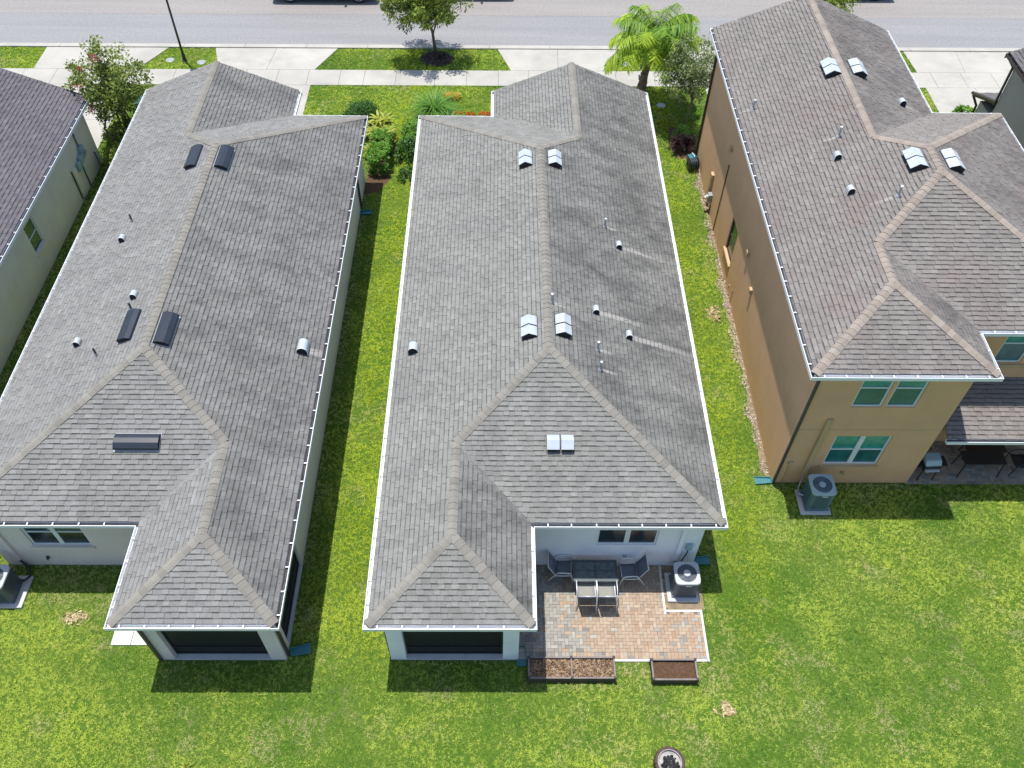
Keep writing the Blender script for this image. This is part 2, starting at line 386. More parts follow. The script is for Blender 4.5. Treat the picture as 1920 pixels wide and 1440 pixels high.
def gutters(house, P, h, skip, mat, bstep=.62, bmat=None, trough_shade=()):
    prof = [(0,-.105),(0,.012),(.016,.012),(.016,-.085),(.108,-.085),(.108,.016),(.12,.016),(.12,-.105)]
    offs = [offset_poly(P, d) for d,_ in prof]; n = len(P)
    for i in range(n):
        if i in skip: continue
        j = (i+1)%n; m = MB(); k = len(prof)
        V = [(offs[a][i][0],offs[a][i][1],h+prof[a][1]) for a in range(k)]+[(offs[a][j][0],offs[a][j][1],h+prof[a][1]) for a in range(k)]
        Fc = [(a,k+a,k+(a+1)%k,(a+1)%k) for a in range(k)]+[tuple(range(k)), tuple(2*k-1-q for q in range(k))]
        m.add(V, Fc); g = m.build('gutter', mat, house, world=True)
        p, q = Vector((*P[i][:2],0)), Vector((*P[j][:2],0)); e = (q-p).normalized(); nn = Vector((-e.y,e.x,0)); L = (q-p).length
        if i in trough_shade:
            dm = MB(); ia, ib = offset_poly(P,.018), offset_poly(P,.106); dm.add([(*ia[i],h-.045),(*ia[j],h-.045),(*ib[j],h-.045),(*ib[i],h-.045)],[(0,1,2,3)]); dm.build('trough_shade_strip', MT['trough_shade'], g, world=True)  # flat dark strip paints the shadow on the trough floor
        bm = MB(); bm.box((0,0,0),(.03,.115,.02)); me = None; s = .35
        while s < L-.2:
            c = p+e*s+nn*.06+Vector((0,0,h+.012))-ORG[house.name]
            if me is None:
                ob = bm.build('bracket', bmat or mat, g); me = ob.data; ob.location = c
            else: ob = share('bracket', me, g, c)
            ob.rotation_euler = (0,0,math.atan2(e.y,e.x)); s += bstep*random.uniform(.92,1.08)
class House: pass
def house(name, label, d, smat, cmat, wmat, gmat, seed=1, nobj=300, walls=True, openings={}, o=.41, rake=None):
    H = House(); xl,xr,xg,xp,yf,yg,yr,yp,h = d['xl'],d['xr'],d['xg'],d['xp'],d['yf'],d['yg'],d['yr'],d['yp'],d['h']
    gl, pl = d['g'] == 'L', d['p'] == 'L'; H.d = d; H.o = o
    w = (xr-xl)/2; xm = (xl+xr)/2; gw = (xg-xl)/2 if gl else (xr-xg)/2; gx = xl+gw if gl else xr-gw
    pw = (xp-xl)/2 if pl else (xr-xp)/2; px = xl+pw if pl else xr-pw
    root = thing(name, label, 'house', (xm, (yr+yf)/2, 0)); H.root = root
    Fp, Bp = (xm, yf-w), (xm, yr+w); G0, G1 = (gx, yg), (gx, yf-gw); P0, P1 = (px, yr+pw), (px, yp+pw)
    left = ([(xl,yg),G0,G1,Fp] if gl else [(xl,yf),Fp])+([Bp,P0,P1,(xl,yp)] if pl else [Bp,(xl,yr)])
    right = ([(xr,yg),G0,G1,Fp] if not gl else [(xr,yf),Fp])+([Bp,P0,P1,(xr,yp)] if not pl else [Bp,(xr,yr)])
    front = [(xg,yf),(xr,yf),Fp,G1] if gl else [(xl,yf),(xg,yf),G1,Fp]
    rear = [(xp,yr),(xr,yr),Bp,P0] if pl else [(xl,yr),(xp,yr),P0,Bp]
    gin = [(xg,yf),(xg,yg),G0,G1]; pin = [(xp,yp),(xp,yr),P0,P1]; prear = [(xl if pl else xr,yp),(xp,yp),P1]
    X, Y = (1,0), (0,1); NX, NY = (-1,0), (0,-1)
    faces = [(left,Y,X,xl),(right,Y,NX,-xr),(front,X,NY,-yf),(rear,X,Y,yr),(gin,Y,NX,-xg) if gl else (gin,Y,X,xg),(pin,Y,NX,-xp) if pl else (pin,Y,X,xp),(prear,X,Y,yp)]
    faces = [(clip(p, n[0], n[1], e+GD), t, n, e) for p,t,n,e in faces]
    # eave outline, CCW
    if pl: E = [(xl,yp),(xp,yp),(xp,yr),(xr,yr)]
    else: E = [(xl,yr),(xp,yr),(xp,yp),(xr,yp)]
    rk = None
    if gl: E += [(xr,yf),(xg,yf),(xg,yg),(xl,yg)]; rk = 6
    else: rk = len(E); E += [(xr,yg),(xg,yg),(xg,yf),(xl,yf)]
    H.E = E
    m = MB()
    for p,t,n,e in faces:
        m.add([(q[0],q[1],h+SL*(q[0]*n[0]+q[1]*n[1]-e)-.02) for q in p], [tuple(range(len(p)))])
    So = offset_poly(E, .12); ns = len(So)
    m.add([(q[0],q[1],h-.105) for q in So], [tuple(range(ns-1,-1,-1))])
    m.add([(q[0],q[1],h-.105) for q in So]+[(q[0],q[1],h+.03) for q in So], [(i,(i+1)%ns,ns+(i+1)%ns,ns+i) for i in range(ns)])
    roof = m.build('roof', MT['pad'], root, world=True); H.roof = roof
    shingles(roof, faces, h, smat, nobj, seed=seed)
    def Z(q, dd): return (q[0],q[1],h+SL*dd)
    s = SL; lines = []
    V = lambda x,y: Vector((x,y,0))
    def dn(nx,ny): return Vector((nx,ny,-SL))
    lines.append((Z(Bp,w),Z(Fp,w),dn(-1,0),dn(1,0)))                       # main ridge
    lines.append((Z(G0,gw),Z(G1,gw),dn(-1,0),dn(1,0)))                     # garage ridge
    lines.append((Z(P1,pw),Z(P0,pw),dn(-1,0),dn(1,0)))                     # porch ridge
    def hipline(a, za, b, zb, n1, n2):   # from low a to high b; side dirs perpendicular to line inside each plane
        A = Vector((a[0],a[1],za)); Bv = Vector((b[0],b[1],zb)); ax = (Bv-A).normalized()
        out = []
        for nn in (n1,n2):
            nv = Vector((nn[0]*-SL, nn[1]*-SL, 1)).normalized()  # plane normal, nn inward
            sd = nv.cross(ax); inw = Vector((nn[0],nn[1],0))
            # choose direction pointing to the plane's own side
            oth = n2 if nn is n1 else n1
            if sd.dot(Vector((oth[0],oth[1],0))) < 0: sd = -sd
            out.append(sd)
        lines.append((A, Bv, out[0], out[1]))
    g0 = GD
    zc = h+SL*g0
    if gl:
        hipline((xr-g0,yf-g0), zc, Fp, h+SL*w, NX, NY); hipline(G1, h+SL*gw, Fp, h+SL*w, X, NY)
    else:
        hipline((xl+g0,yf-g0), zc, Fp, h+SL*w, X, NY); hipline(G1, h+SL*gw, Fp, h+SL*w, NX, NY)
    if pl:
        hipline((xr-g0,yr+g0), zc, Bp, h+SL*w, NX, Y); hipline(P0, h+SL*pw, Bp, h+SL*w, X, Y)
        hipline((xl+g0,yp+g0), zc, P1, h+SL*pw, X, Y); hipline((xp-g0,yp+g0), zc, P1, h+SL*pw, NX, Y)
    else:
        hipline((xl+g0,yr+g0), zc, Bp, h+SL*w, X, Y); hipline(P0, h+SL*pw, Bp, h+SL*w, NX, Y)
        hipline((xr-g0,yp+g0), zc, P1, h+SL*pw, NX, Y); hipline((xp+g0,yp+g0), zc, P1, h+SL*pw, X, Y)
    ridge_caps(roof, lines, cmat)
    gutters(root, E, h, {rk}, gmat, trough_shade=d.get('trough_shade',()))
    # rake boards on the street gable
    a = xl if gl else xg; b = xg if gl else xr
    for (x0,x1) in ((a,gx),(b,gx)):
        m = MB(); z0, z1 = h, h+SL*gw
        V8 = [(x0,yg-.03,z0-.18),(x1,yg-.03,z1-.18),(x1,yg-.03,z1-.01),(x0,yg-.03,z0-.01)]; V8 += [(p[0],p[1]+.04,p[2]) for p in V8]
        m.add(V8, [(0,1,2,3),(7,6,5,4),(0,4,5,1),(1,5,6,2),(2,6,7,3),(3,7,4,0)]); m.build('rake_board', gmat, root, world=True)
    # walls
    zt = h-.107; m = MB()
    # main block (CCW), garage nose
    if gl: mainp = [(xl+o,yr+o),(xr-o,yr+o),(xr-o,yf-o),(xg-o,yf-o),(xg-o,yg-o),(xl+o,yg-o)]
    else: mainp = [(xl+o,yr+o),(xr-o,yr+o),(xr-o,yg-o),(xg+o,yg-o),(xg+o,yf-o),(xl+o,yf-o)]
    if d.get('solid'):
        if pl: mainp = [(xl+o,yp+o),(xp-o,yp+o),(xp-o,yr+o)]+mainp[1:]
        else: mainp = [mainp[0],(xp+o,yr+o),(xp+o,yp+o),(xr-o,yp+o)]+mainp[2:]
    H.wallpoly = mainp; n = len(mainp)
    for i in range(n):
        p, q = Vector((*mainp[i],0)), Vector((*mainp[(i+1)%n],0)); L = (q-p).length; e = (q-p)/L; out = Vector((e.y,-e.x,0))
        ops = openings.get(i, [])
        us = sorted({0.0,L,*[a for op in ops for a in op[:2]]}); zs = sorted({0.0,zt,*[a for op in ops for a in op[2:4]]})
        for a,b in zip(us,us[1:]):
            for c,dd in zip(zs,zs[1:]):
                if any(op[0]-1e-6 <= a and b <= op[1]+1e-6 and op[2]-1e-6 <= c and dd <= op[3]+1e-6 for op in ops): continue
                A, Bq = p+e*a, p+e*b
                m.add([(A.x,A.y,c),(Bq.x,Bq.y,c),(Bq.x,Bq.y,dd),(A.x,A.y,dd)], [(0,1,2,3)])
        for op in ops:   # reveals
            dp = .09; A, Bq = p+e*op[0], p+e*op[1]; Ai, Bi = A-out*dp, Bq-out*dp
            for (s0,s1,t0,t1,z0,z1) in ((A,Ai,Ai,A,0,1),(Bi,Bq,Bq,Bi,0,1)):
                m.add([(s0.x,s0.y,op[2]),(s1.x,s1.y,op[2]),(t0.x,t0.y,op[3]),(t1.x,t1.y,op[3])], [(0,1,2,3)])
            for z in (op[2],op[3]): m.add([(A.x,A.y,z),(Bq.x,Bq.y,z),(Bi.x,Bi.y,z),(Ai.x,Ai.y,z)], [(0,1,2,3)])
    a = xl+o if gl else xg+o; b = xg-o if gl else xr-o     # gable triangle
    m.add([(a,yg-o,zt),(b,yg-o,zt),((a+b)/2,yg-o,h+SL*(gw)-.15)], [(2,1,0)])
    H.wall = m.build('wall', wmat, root, world=True)
    for i in range(n):
        for op in openings.get(i, []):
            p, q = Vector((*mainp[i],0)), Vector((*mainp[(i+1)%n],0)); e = (q-p).normalized(); out = Vector((e.y,-e.x,0))
            window(H, p, e, out, *op)
    return H
def window(H, p, e, out, a0, a1, z0, z1, style):
    dp = .07; nm = style.get('n', 2); gu, gl_ = style['glass']; fm = style.get('frame', MT['frame']); fw = style.get('fw', .055)
    def P(a, z, k=0): q = p+e*a-out*(dp-k); return (q.x,q.y,z)
    def slab(mb, a, b, c, d, k0, k1):
        V = [P(a,c,k1),P(b,c,k1),P(b,d,k1),P(a,d,k1),P(a,c,k0),P(b,c,k0),P(b,d,k0),P(a,d,k0)]
        mb.add(V, [(0,1,2,3),(7,6,5,4),(0,4,5,1),(1,5,6,2),(2,6,7,3),(3,7,4,0)])
    m = MB()
    slab(m, a0+.001, a0+fw, z0+.001, z1-.001, -.015, .03); slab(m, a1-fw, a1-.001, z0+.001, z1-.001, -.015, .03)
    slab(m, a0+fw, a1-fw, z0+.001, z0+fw, -.015, .028); slab(m, a0+fw, a1-fw, z1-fw, z1-.001, -.015, .028)
    ww = (a1-a0)/nm
    for k in range(1, nm): slab(m, a0+ww*k-style.get('mull',.06), a0+ww*k+style.get('mull',.06), z0+fw, z1-fw, -.013, .035)
    f = m.build('window', fm, H.root, world=True)
    zm = z0+(z1-z0)*style.get('rail',.5)
    for k in range(nm):
        b0 = a0+fw if k == 0 else a0+ww*k+style.get('mull',.06); b1 = a1-fw if k == nm-1 else a0+ww*(k+1)-style.get('mull',.06)
        m = MB(); slab(m, b0, b1, zm-.022, zm+.022, -.01, .02); m.build('meeting_rail', fm, f, world=True)
        m = MB(); slab(m, b0, b1, zm+.022, z1-fw, -.012, -.004); m.build('pane', gu, f, world=True)
        m = MB(); slab(m, b0, b1, z0+fw, zm-.022, -.012, .004); m.build('pane', gl_, f, world=True)
    if style.get('sill'):
        m = MB(); q0, q1 = p+e*(a0-.06)+out*.001, p+e*(a1+.06)+out*.001; r = out*.06
        V = [(q0.x,q0.y,z0-.09),(q1.x,q1.y,z0-.09),(q1.x+r.x,q1.y+r.y,z0-.09),(q0.x+r.x,q0.y+r.y,z0-.09)]; V += [(v[0],v[1],v[2]+.085) for v in V]
        m.add(V, [(0,3,2,1),(4,5,6,7),(0,1,5,4),(1,2,6,5),(2,3,7,6),(3,0,4,7)]); m.build('sill', style['sill'], f, world=True)
def porch(H, wmat, dark_side_wall=False, cw=.41):
    d, o = H.d, H.o; pl = d['p'] == 'L'; x0 = d['xl']+o if pl else d['xp']+o; x1 = d['xp']-o if pl else d['xr']-o
    y0 = d['yp']+o; y1 = d['yr']+o; zt = d['h']-.11; root = H.root
    m = MB(); m.bb(x0-.008,x1+.008,y0-.008,y1-.002,.002,.055); m.build('porch_floor', MT['pad'], root, world=True)
    for (a,b) in ((x0,x0+cw),(x1-cw,x1)):
        m = MB(); m.bb(a,b,y0,y0+cw,.057,zt-.32); m.build('column', wmat, root, world=True)
    m = MB(); m.bb(x0-.002,x1+.002,y0-.002,y0+.2,zt-.32,zt-.002); m.build('beam', wmat, root, world=True)
    for xs in (x0,x1-.2):
        m = MB(); m.bb(xs-.002,xs+.202,y0+.202,y1-.004,zt-.32,zt-.002); m.build('beam', wmat, root, world=True)
    fm = MT['black_met']
    def scr(pa, pb):
        pa, pb = Vector(pa), Vector(pb); e = (pb-pa).normalized(); L = (pb-pa).length
        m = MB(); rz = math.atan2(e.y,e.x)
        def rail(z, hh): c = (pa+pb)/2; m.box((c.x,c.y,z),(L,.045,hh),rz)
        rail(.125,.06); rail(.52,.045); rail(zt-.36,.06)
        k = 3 if L > 2.4 else 2
        for i in range(k+1):
            if i in (0,k) or L < 2.4:
                c = pa+e*(.025 if i == 0 else L-.025 if i == k else L*i/k); m.box((c.x,c.y,(zt-.3)/2+.1),(.045,.05,zt-.5),rz)
        s = m.build('screen_frame', fm, root, world=True)
        m = MB(); m.add([(pa.x,pa.y,.13),(pb.x,pb.y,.13),(pb.x,pb.y,zt-.35),(pa.x,pa.y,zt-.35)], [(0,1,2,3)]); m.build('screen', MT['screen'], s, world=True)
    scr((x0+cw,y0+.15,0),(x1-cw,y0+.15,0))
    for xs in (x0+.1,x1-.1): scr((xs,y0+cw,0),(xs,y1,0))
def slope_frame(u, v):     # local axes on a roof plane: u = down slope (plan), returns matrix
    U = Vector((u[0],u[1],-SL)).normalized(); Vv = Vector((v[0],v[1],0)).normalized(); N = U.cross(Vv)
    if N.z < 0: N = -N
    m = Matrix.Identity(3)
    for i in range(3): m[i][0] = U[i]; m[i][1] = Vv[i]; m[i][2] = N[i]
    return m
def hood_vent(H, c, u, hoods, length, mat, openmat, width=.46, black=False):
    v = (-u[1],u[0]); m3 = slope_frame(u, v); c = Vector(c); root = H.root; org = ORG[root.name]
    def W(p): return m3 @ Vector(p)
    n = hoods; gap = .045; tot = length; seg = (tot-gap*(n-1))/n
    base = MB(); V = [W(q) for q in ((-width*.53,-tot*.515,.026),(width*.58,-tot*.515,.026),(width*.58,tot*.515,.026),(-width*.53,tot*.515,.026))]
    V += [p-W((0,0,.03)) for p in V]; base.add(V, [(0,1,2,3),(4,7,6,5),(0,4,5,1),(1,5,6,2),(2,6,7,3),(3,7,4,0)])
    b = base.build('roof_vent', MT['pipe_dk'] if not black else MT['pipe'], root); b.location = c-org
    if black: prof = [(-.5,.03),(-.46,.10),(-.2,.165),(.1,.18),(.42,.15),(.5,.11)]
    else: prof = [(-.5,.05),(-.42,.10),(-.06,.235),(.5,.175)]
    for k in range(n):
        y0 = -tot/2+k*(seg+gap); y1 = y0+seg; hm = MB(); pr = [(a*width,z) for a,z in prof]; pn = len(pr)
        V = [W((a,y0,z)) for a,z in pr]+[W((a,y1,z)) for a,z in pr]+[W((a,y0,z-.012)) for a,z in pr]+[W((a,y1,z-.012)) for a,z in pr]
        Fc = [(i,i+1,pn+i+1,pn+i) for i in range(pn-1)]+[(2*pn+i,3*pn+i,3*pn+i+1,2*pn+i+1) for i in range(pn-1)]
        Fc += [(i,2*pn+i,2*pn+i+1,i+1) for i in range(pn-1)]+[(pn+i,pn+i+1,3*pn+i+1,3*pn+i) for i in range(pn-1)]+[(pn-1,3*pn-1,4*pn-1,2*pn-1),(0,pn,3*pn,2*pn)]
        hm.add(V, Fc); hm.build('hood', mat, b)
        dk = MB(); V = [W((a*.93,y0+.012,z-.014)) for a,z in pr]+[W((pr[-1][0]*.93,y0+.012,.027)),W((pr[0][0]*.93,y0+.012,.027))]; V2 = [W((a*.93,y1-.012,z-.014)) for a,z in pr]+[W((pr[-1][0]*.93,y1-.012,.027)),W((pr[0][0]*.93,y1-.012,.027))]
        q = len(V); dk.add(V+V2, [tuple(range(q)),tuple(range(2*q-1,q-1,-1))]+[(i,q+i,q+(i+1)%q,(i+1)%q) for i in range(q)]); dk.build('throat', openmat, b)
def dome_vent(H, c, r=.098, ln=.22):
    root = H.root; org = ORG[root.name]; m = MB(); n = 9; c = Vector(c)
    pts = [(math.cos(math.pi*k/n)*r, math.sin(math.pi*k/n)*r*1.15+.09) for k in range(n+1)]
    pts = [(r,-.08)]+pts+[(-r,-.08)]; q = len(pts)
    V = [(x,-ln/2,z) for x,z in pts]+[(x,ln/2,z*.92) for x,z in pts]
    m.add(V, [(i,i+1,q+i+1,q+i) for i in range(q-1)]+[tuple(range(q,2*q))])
    b = m.build('exhaust_vent', MT['alu_lt'], root); b.location = c-org
    m = MB(); V = [(x*.88,-ln/2+.02,z-.012) for x,z in pts]; m.add(V, [tuple(range(q))]); m.build('opening', MT['dark'], b)
    m = MB(); pr = [(x*1.08,z) for x,z in pts]; m.tube([(x*1.02,-ln/2,z) for x,z in pts], .011, 6); m.build('rim', MT['white'], b)
def pipe_vent(H, c, hgt=.34, r=.032, dark=False):
    root = H.root; org = ORG[root.name]; c = Vector(c); m = MB(); m.cyl((0,0,-.1), r, hgt+.1, 12)
    b = m.build('vent_pipe', MT['pipe_dk'] if dark else MT['pipe'], root, smooth=False); b.location = c-org
    m = MB(); m.lathe([(r*2.6,-.06),(r*2.0,.03),(r*1.15,.09)], (0,0,0), 14); m.build('flashing', MT['pipe'], b)
    m = MB(); m.lathe([(r*.98,hgt-.03),(r*1.12,hgt-.03),(r*1.12,hgt+.012),(r*.7,hgt+.012),(r*.7,hgt-.05)], (0,0,0), 12); m.build('pipe_rim', MT['white'] if not dark else MT['pipe'], b)
def zroof(d, x, y):
    def hp(x0,x1,y0,y1): return d['h']+SL*min(x-x0,x1-x,y-y0,y1-y)
    gl, pl = d['g'] == 'L', d['p'] == 'L'
    return max(hp(d['xl'],d['xr'],d['yr'],d['yf']), hp(d['xl'] if gl else d['xg'], d['xg'] if gl else d['xr'], d['yr'], 99), hp(d['xl'] if pl else d['xp'], d['xp'] if pl else d['xr'], d['yp'], d['yf']))
def downspout(H, pts, mat, r=.04):
    m = MB()
    for a,b in zip(pts,pts[1:]):
        a,b = Vector(a),Vector(b); q = (b-a).to_track_quat('Z','Y').to_matrix().to_4x4(); m.box((a+b)/2,(.075,.06,(b-a).length+.03),mat=q)
    m.build('downspout', mat, H.root, world=True)
def wallbox(H, nm, x0,x1,y0,y1,z0,z1, mat, parent=None, bevel=0):
    m = MB(); m.bb(x0,x1,y0,y1,z0,z1); return m.build(nm, mat, parent or H.root, world=True, bevel=bevel)

# ================================================================== the setting: ground, street, paving
SK = .0100
def st(x, y): return (x, y+SK*x)
m = MB(); m.add([(-700,-300,0),(700,-300,0),(700,1200,0),(-700,1200,0)], [(0,1,2,3)])
def lawn_mat():
    t = NT('lawn_ground'); p = t.pos()
    a = t.ramp(t.noise(.35, 5, p, .6), .3, .7); b = t.ramp(t.noise(9, 4, p, .7), .3, .7)
    col = t.mix(a, (.07,.15,.014), (.13,.20,.028)); col = t.mix(t.math('MULTIPLY', b, .65), col, (.03,.06,.01))
    t.l(col, t.b.inputs['Base Color']); t.b.inputs['Roughness'].default_value = .95; t.b.inputs['Specular IOR Level'].default_value = .1
    t.bump(t.noise(40,4,p,.8), .8, .03); return t.m
MT['lawn'] = lawn_mat()
struct(m.build('ground', MT['lawn']))
EX = []                                # polygons where no grass grows
def rect(x0,x1,y0,y1): return [(x0,y0),(x1,y0),(x1,y1),(x0,y1)]
def strip(x0,x1,y0,y1): return [st(x0,y0),st(x1,y0),st(x1,y1),st(x0,y1)]
RD0, RD1 = 40.32, 48.6
m = MB(); pl = [(p[0],p[1],.006) for p in strip(-420,420,RD0,RD1)]; m.add(pl, [(0,1,2,3)]); struct(m.build('road', MT['asphalt']))
EX.append(strip(-420,420,39.92,49.1))
# kerbs: rolled concrete kerb cast in three-metre lengths
def kerb(y, sgn, nm):
    base = MB(); base.add([(p[0],p[1],.003) for p in strip(-45,45,min(y,y+.4*sgn),max(y,y+.4*sgn))], [(0,1,2,3)])
    k = struct(base.build(nm, MT['dark']))
    prof = [(0,.012),(.16,.03),(.24,.062),(.33,.078),(.4,.07)]
    mm = MB(); L = 2.985
    V = [(x, a*sgn, z) for x in (0,L) for a,z in prof]+[(x, a*sgn, .002) for x in (0,L) for a,z in (prof[0],prof[-1])]
    n = len(prof); mm.add(V, [(i,i+1,n+i+1,n+i) for i in range(n-1)]+[tuple(range(n))+(2*n+1,2*n), tuple(range(n,2*n))+(2*n+3,2*n+2),(n-1,2*n-1,2*n+3,2*n+1)])
    me = None; x = -42.6
    while x < 42:
        q = st(x, y)
        if me is None: o = mm.build('kerb_stone', MT['concrete'], k); me = o.data; o.location = (*q,0)
        else: o = share('kerb_stone', me, k, (*q,0))
        o.rotation_euler = (0,0,math.atan(SK)); x += 3.0
kerb(RD0, -1, 'kerb'); kerb(RD1, 1, 'kerb_far')
def slabs(nm, polys, mat, z=.032, gap=.007, dark=True, base_out=0.02):
    b = MB()
    for P in polys:
        b.add([(p[0],p[1],.009) for p in P], [tuple(range(len(P)))])
    root = struct(b.build(nm, MT['pipe_dk']))
    for P in polys:
        q = offset_poly(P, gap); mm = MB(); mm.prism(q, .002, z+random.uniform(-.002,.002)); mm.build('slab', mat, root)
        EX.append(P)
    return root
SW0, SW1 = 36.66, 37.98
# sidewalk slabs with irregular lengths
xs = [-33.0]; pat = [1.5,1.45,1.5,1.15,1.5,1.85,1.5]; i = 0
while xs[-1] < 33: xs.append(xs[-1]+pat[i%7]); i += 1
slabs('sidewalk', [strip(a,b,SW0,SW1) for a,b in zip(xs,xs[1:])], MT['concrete'])
def driveway(nm, c0, c1, s0, s1, yg, cuts):
    xm = (s0+s1)/2; cm = (c0+c1)/2; P = []
    P.append([st(s0,SW1),st(xm,SW1),st(cm,39.91),st(c0,39.91)]); P.append([st(xm,SW1),st(s1,SW1),st(c1,39.91),st(cm,39.91)])
    ys = [SW0]+cuts+[yg]
    for a,b in zip(ys,ys[1:]):
        P.append([st(s0,b),st(xm,b),st(xm,a),st(s0,a)]); P.append([st(xm,b),st(s1,b),st(s1,a),st(xm,a)])
    slabs(nm, P, MT['concrete'])
driveway('driveway', -.2, 5.72, .45, 5.0, 31.4, [34.0])
driveway('driveway_west', -14.02, -8.04, -13.5, -8.92, 31.2, [33.8])
driveway('driveway_far_west', -22.2, -16.29, -22.2, -17.3, 31.2, [33.8])
driveway('driveway_east', 8.9, 15.0, 9.6, 14.3, 31.6, [34.0])
driveway('driveway_far_east', 20.0, 25.3, 20.12, 24.85, 31.9, [34.2])

# ================================================================== houses
C_D = dict(xl=-3.256,xr=5.98,xg=-.412,xp=.926,yf=29.905,yg=31.671,yr=11.415,yp=8.616,h=2.85,g='R',p='L',trough_shade=(2,))
L_D = dict(xl=-14.364,xr=-5.241,xg=-8.087,xp=-9.39,yf=29.81,yg=31.506,yr=11.393,yp=8.611,h=2.88,g='L',p='R',trough_shade=(0,3))
R_D = dict(xl=8.048,xr=17.365,xg=14.984,xp=13.059,yf=26.305,yg=31.832,yr=15.867,yp=14.275,h=5.542,g='L',p='L',solid=1,trough_shade=(7,))
L2_D = dict(xl=-25.8,xr=-16.48,xg=-23.2,xp=-20.8,yf=29.4,yg=31.0,yr=11.6,yp=9.0,h=2.85,g='R',p='R',trough_shade=(3,))
RR_D = dict(xl=19.08,xr=28.2,xg=25.6,xp=24.0,yf=25.2,yg=30.35,yr=14.5,yp=12.6,h=5.5,g='L',p='L',solid=1)
G1_, G2_ = (.176,.174,.16), (.244,.241,.223)
sm_c = shingle_mat('weathered_grey_shingle', G1_, G2_, stain=.72, streaks=[(3.95,21.3,1,1.6,.07),(2.95,17.98,1,1.7,.08),(3.92,17.34,1,2.2,.09),(2.86,16.44,1,.45,.05),(2.9,15.71,1,.45,.05),(1.55,17.8,1,.6,.06),(3.5,22.1,1,.5,.05)])
sm_l = shingle_mat('light_grey_shingle', (.172,.169,.16), (.24,.236,.224), stain=.6, streaks=[(-5.75,17.27,1,.6,.12)])
sm_r = shingle_mat('brown_grey_shingle', (.165,.15,.138), (.235,.216,.198), patch=(.19,.15,.138), patch_amt=.75, stain=.58, streaks=[(8.55,26.06,-1,.45,.05),(10.55,23.32,-1,.5,.05),(11.3,19.96,-1,.7,.06),(13.65,25.88,1,.7,.05)])
sm_l2 = shingle_mat('purple_grey_shingle', (.11,.10,.112), (.17,.157,.168), stain=.35)
sm_rr = shingle_mat('charcoal_shingle', (.10,.095,.098), (.16,.15,.15), stain=.3)
cm_g = cap_mat('tan_grey_cap', (.185,.172,.147), (.23,.215,.185)); cm_r = cap_mat('brown_cap', (.225,.188,.155), (.285,.243,.205)); cm_d = cap_mat('dark_cap', (.13,.12,.125), (.18,.165,.165))
dk = (MT['glass'], MT['glass_lo']); tl = (MT['glass_teal'], MT['glass_teal_lo'])
O = .397
HC = house('grey_roofed_house', 'middle single-storey house with pale aqua walls, grey shingle roof and paved patio behind', C_D, sm_c, cm_g, MT['w_center'], MT['white'], seed=11, o=O,
    openings={0:[(2.69-C_D['xl']-O, 4.36-C_D['xl']-O, 1.2, 2.42, dict(n=2, glass=dk, rail=.62, mull=.07))]})
HL = house('grey_roofed_house', 'single-storey off-white house with long black roof vents and screened porch, left of the middle house', L_D, sm_l, cm_g, MT['w_left'], MT['white'], seed=22, o=O,
    openings={0:[(-12.85-L_D['xl']-O, -11.22-L_D['xl']-O, 1.13, 2.45, dict(n=2, glass=dk, rail=.5, mull=.06, sill=MT['w_left']))]})
xo = R_D['xl']+O
HR = house('tan_house', 'two-storey tan stucco house with brown-grey roof and teal windows on the right', R_D, sm_r, cm_r, MT['w_tan'], MT['white'], seed=33, o=O,
    openings={0:[(9.7-xo,10.56-xo,3.81,5.25,dict(n=1,glass=tl,rail=.55)),(10.66-xo,11.5-xo,3.81,5.25,dict(n=1,glass=tl,rail=.55)),(9.73-xo,11.38-xo,1.0,2.46,dict(n=2,glass=tl,rail=.5,sill=MT['trim_tan'],mull=.075))],
      2:[(14.15-R_D['xp']+O,15.0-R_D['xp']+O,3.89,5.2,dict(n=1,glass=tl,rail=.6)),(15.12-R_D['xp']+O,15.95-R_D['xp']+O,3.89,5.2,dict(n=1,glass=tl,rail=.6))],
      7:[(R_D['yg']-O-24.62,R_D['yg']-O-23.62,.82,2.3,dict(n=1,glass=(MT['glass_green'],MT['glass_lo']),rail=.5,sill=MT['trim_tan'],frame=MT['trim_bronze']))]})
HL2 = house('sage_house', 'pale sage stucco house with purple-grey roof cut off at the left edge', L2_D, sm_l2, cm_d, MT['w_sage'], MT['white'], seed=44, nobj=300, o=.37,
    openings={1:[(23.72-L2_D['yr']-.37,24.5-L2_D['yr']-.37,1.0,2.2,dict(n=1,glass=(MT['glass_green'],MT['glass']),rail=.5,sill=MT['w_sage']))]})
HRR = house('olive_house', 'dark grey-olive two-storey house with bronze gutters at the right edge', RR_D, sm_rr, cm_d, MT['w_olive'], MT['trim_bronze'], seed=55, nobj=60, o=.36)
for H,wm in ((HC,MT['w_center']),(HL,MT['w_left']),(HL2,MT['w_sage'])): porch(H, wm)
for P in (HC,HL,HR,HL2,HRR):
    EX.append(P.wallpoly)
    d = P.d; EX.append(rect(*( (d['xl']+O,d['xp']-O) if d['p'] == 'L' else (d['xp']+O,d['xr']-O) ), d['yp']+O-.06, d['yr']+1))
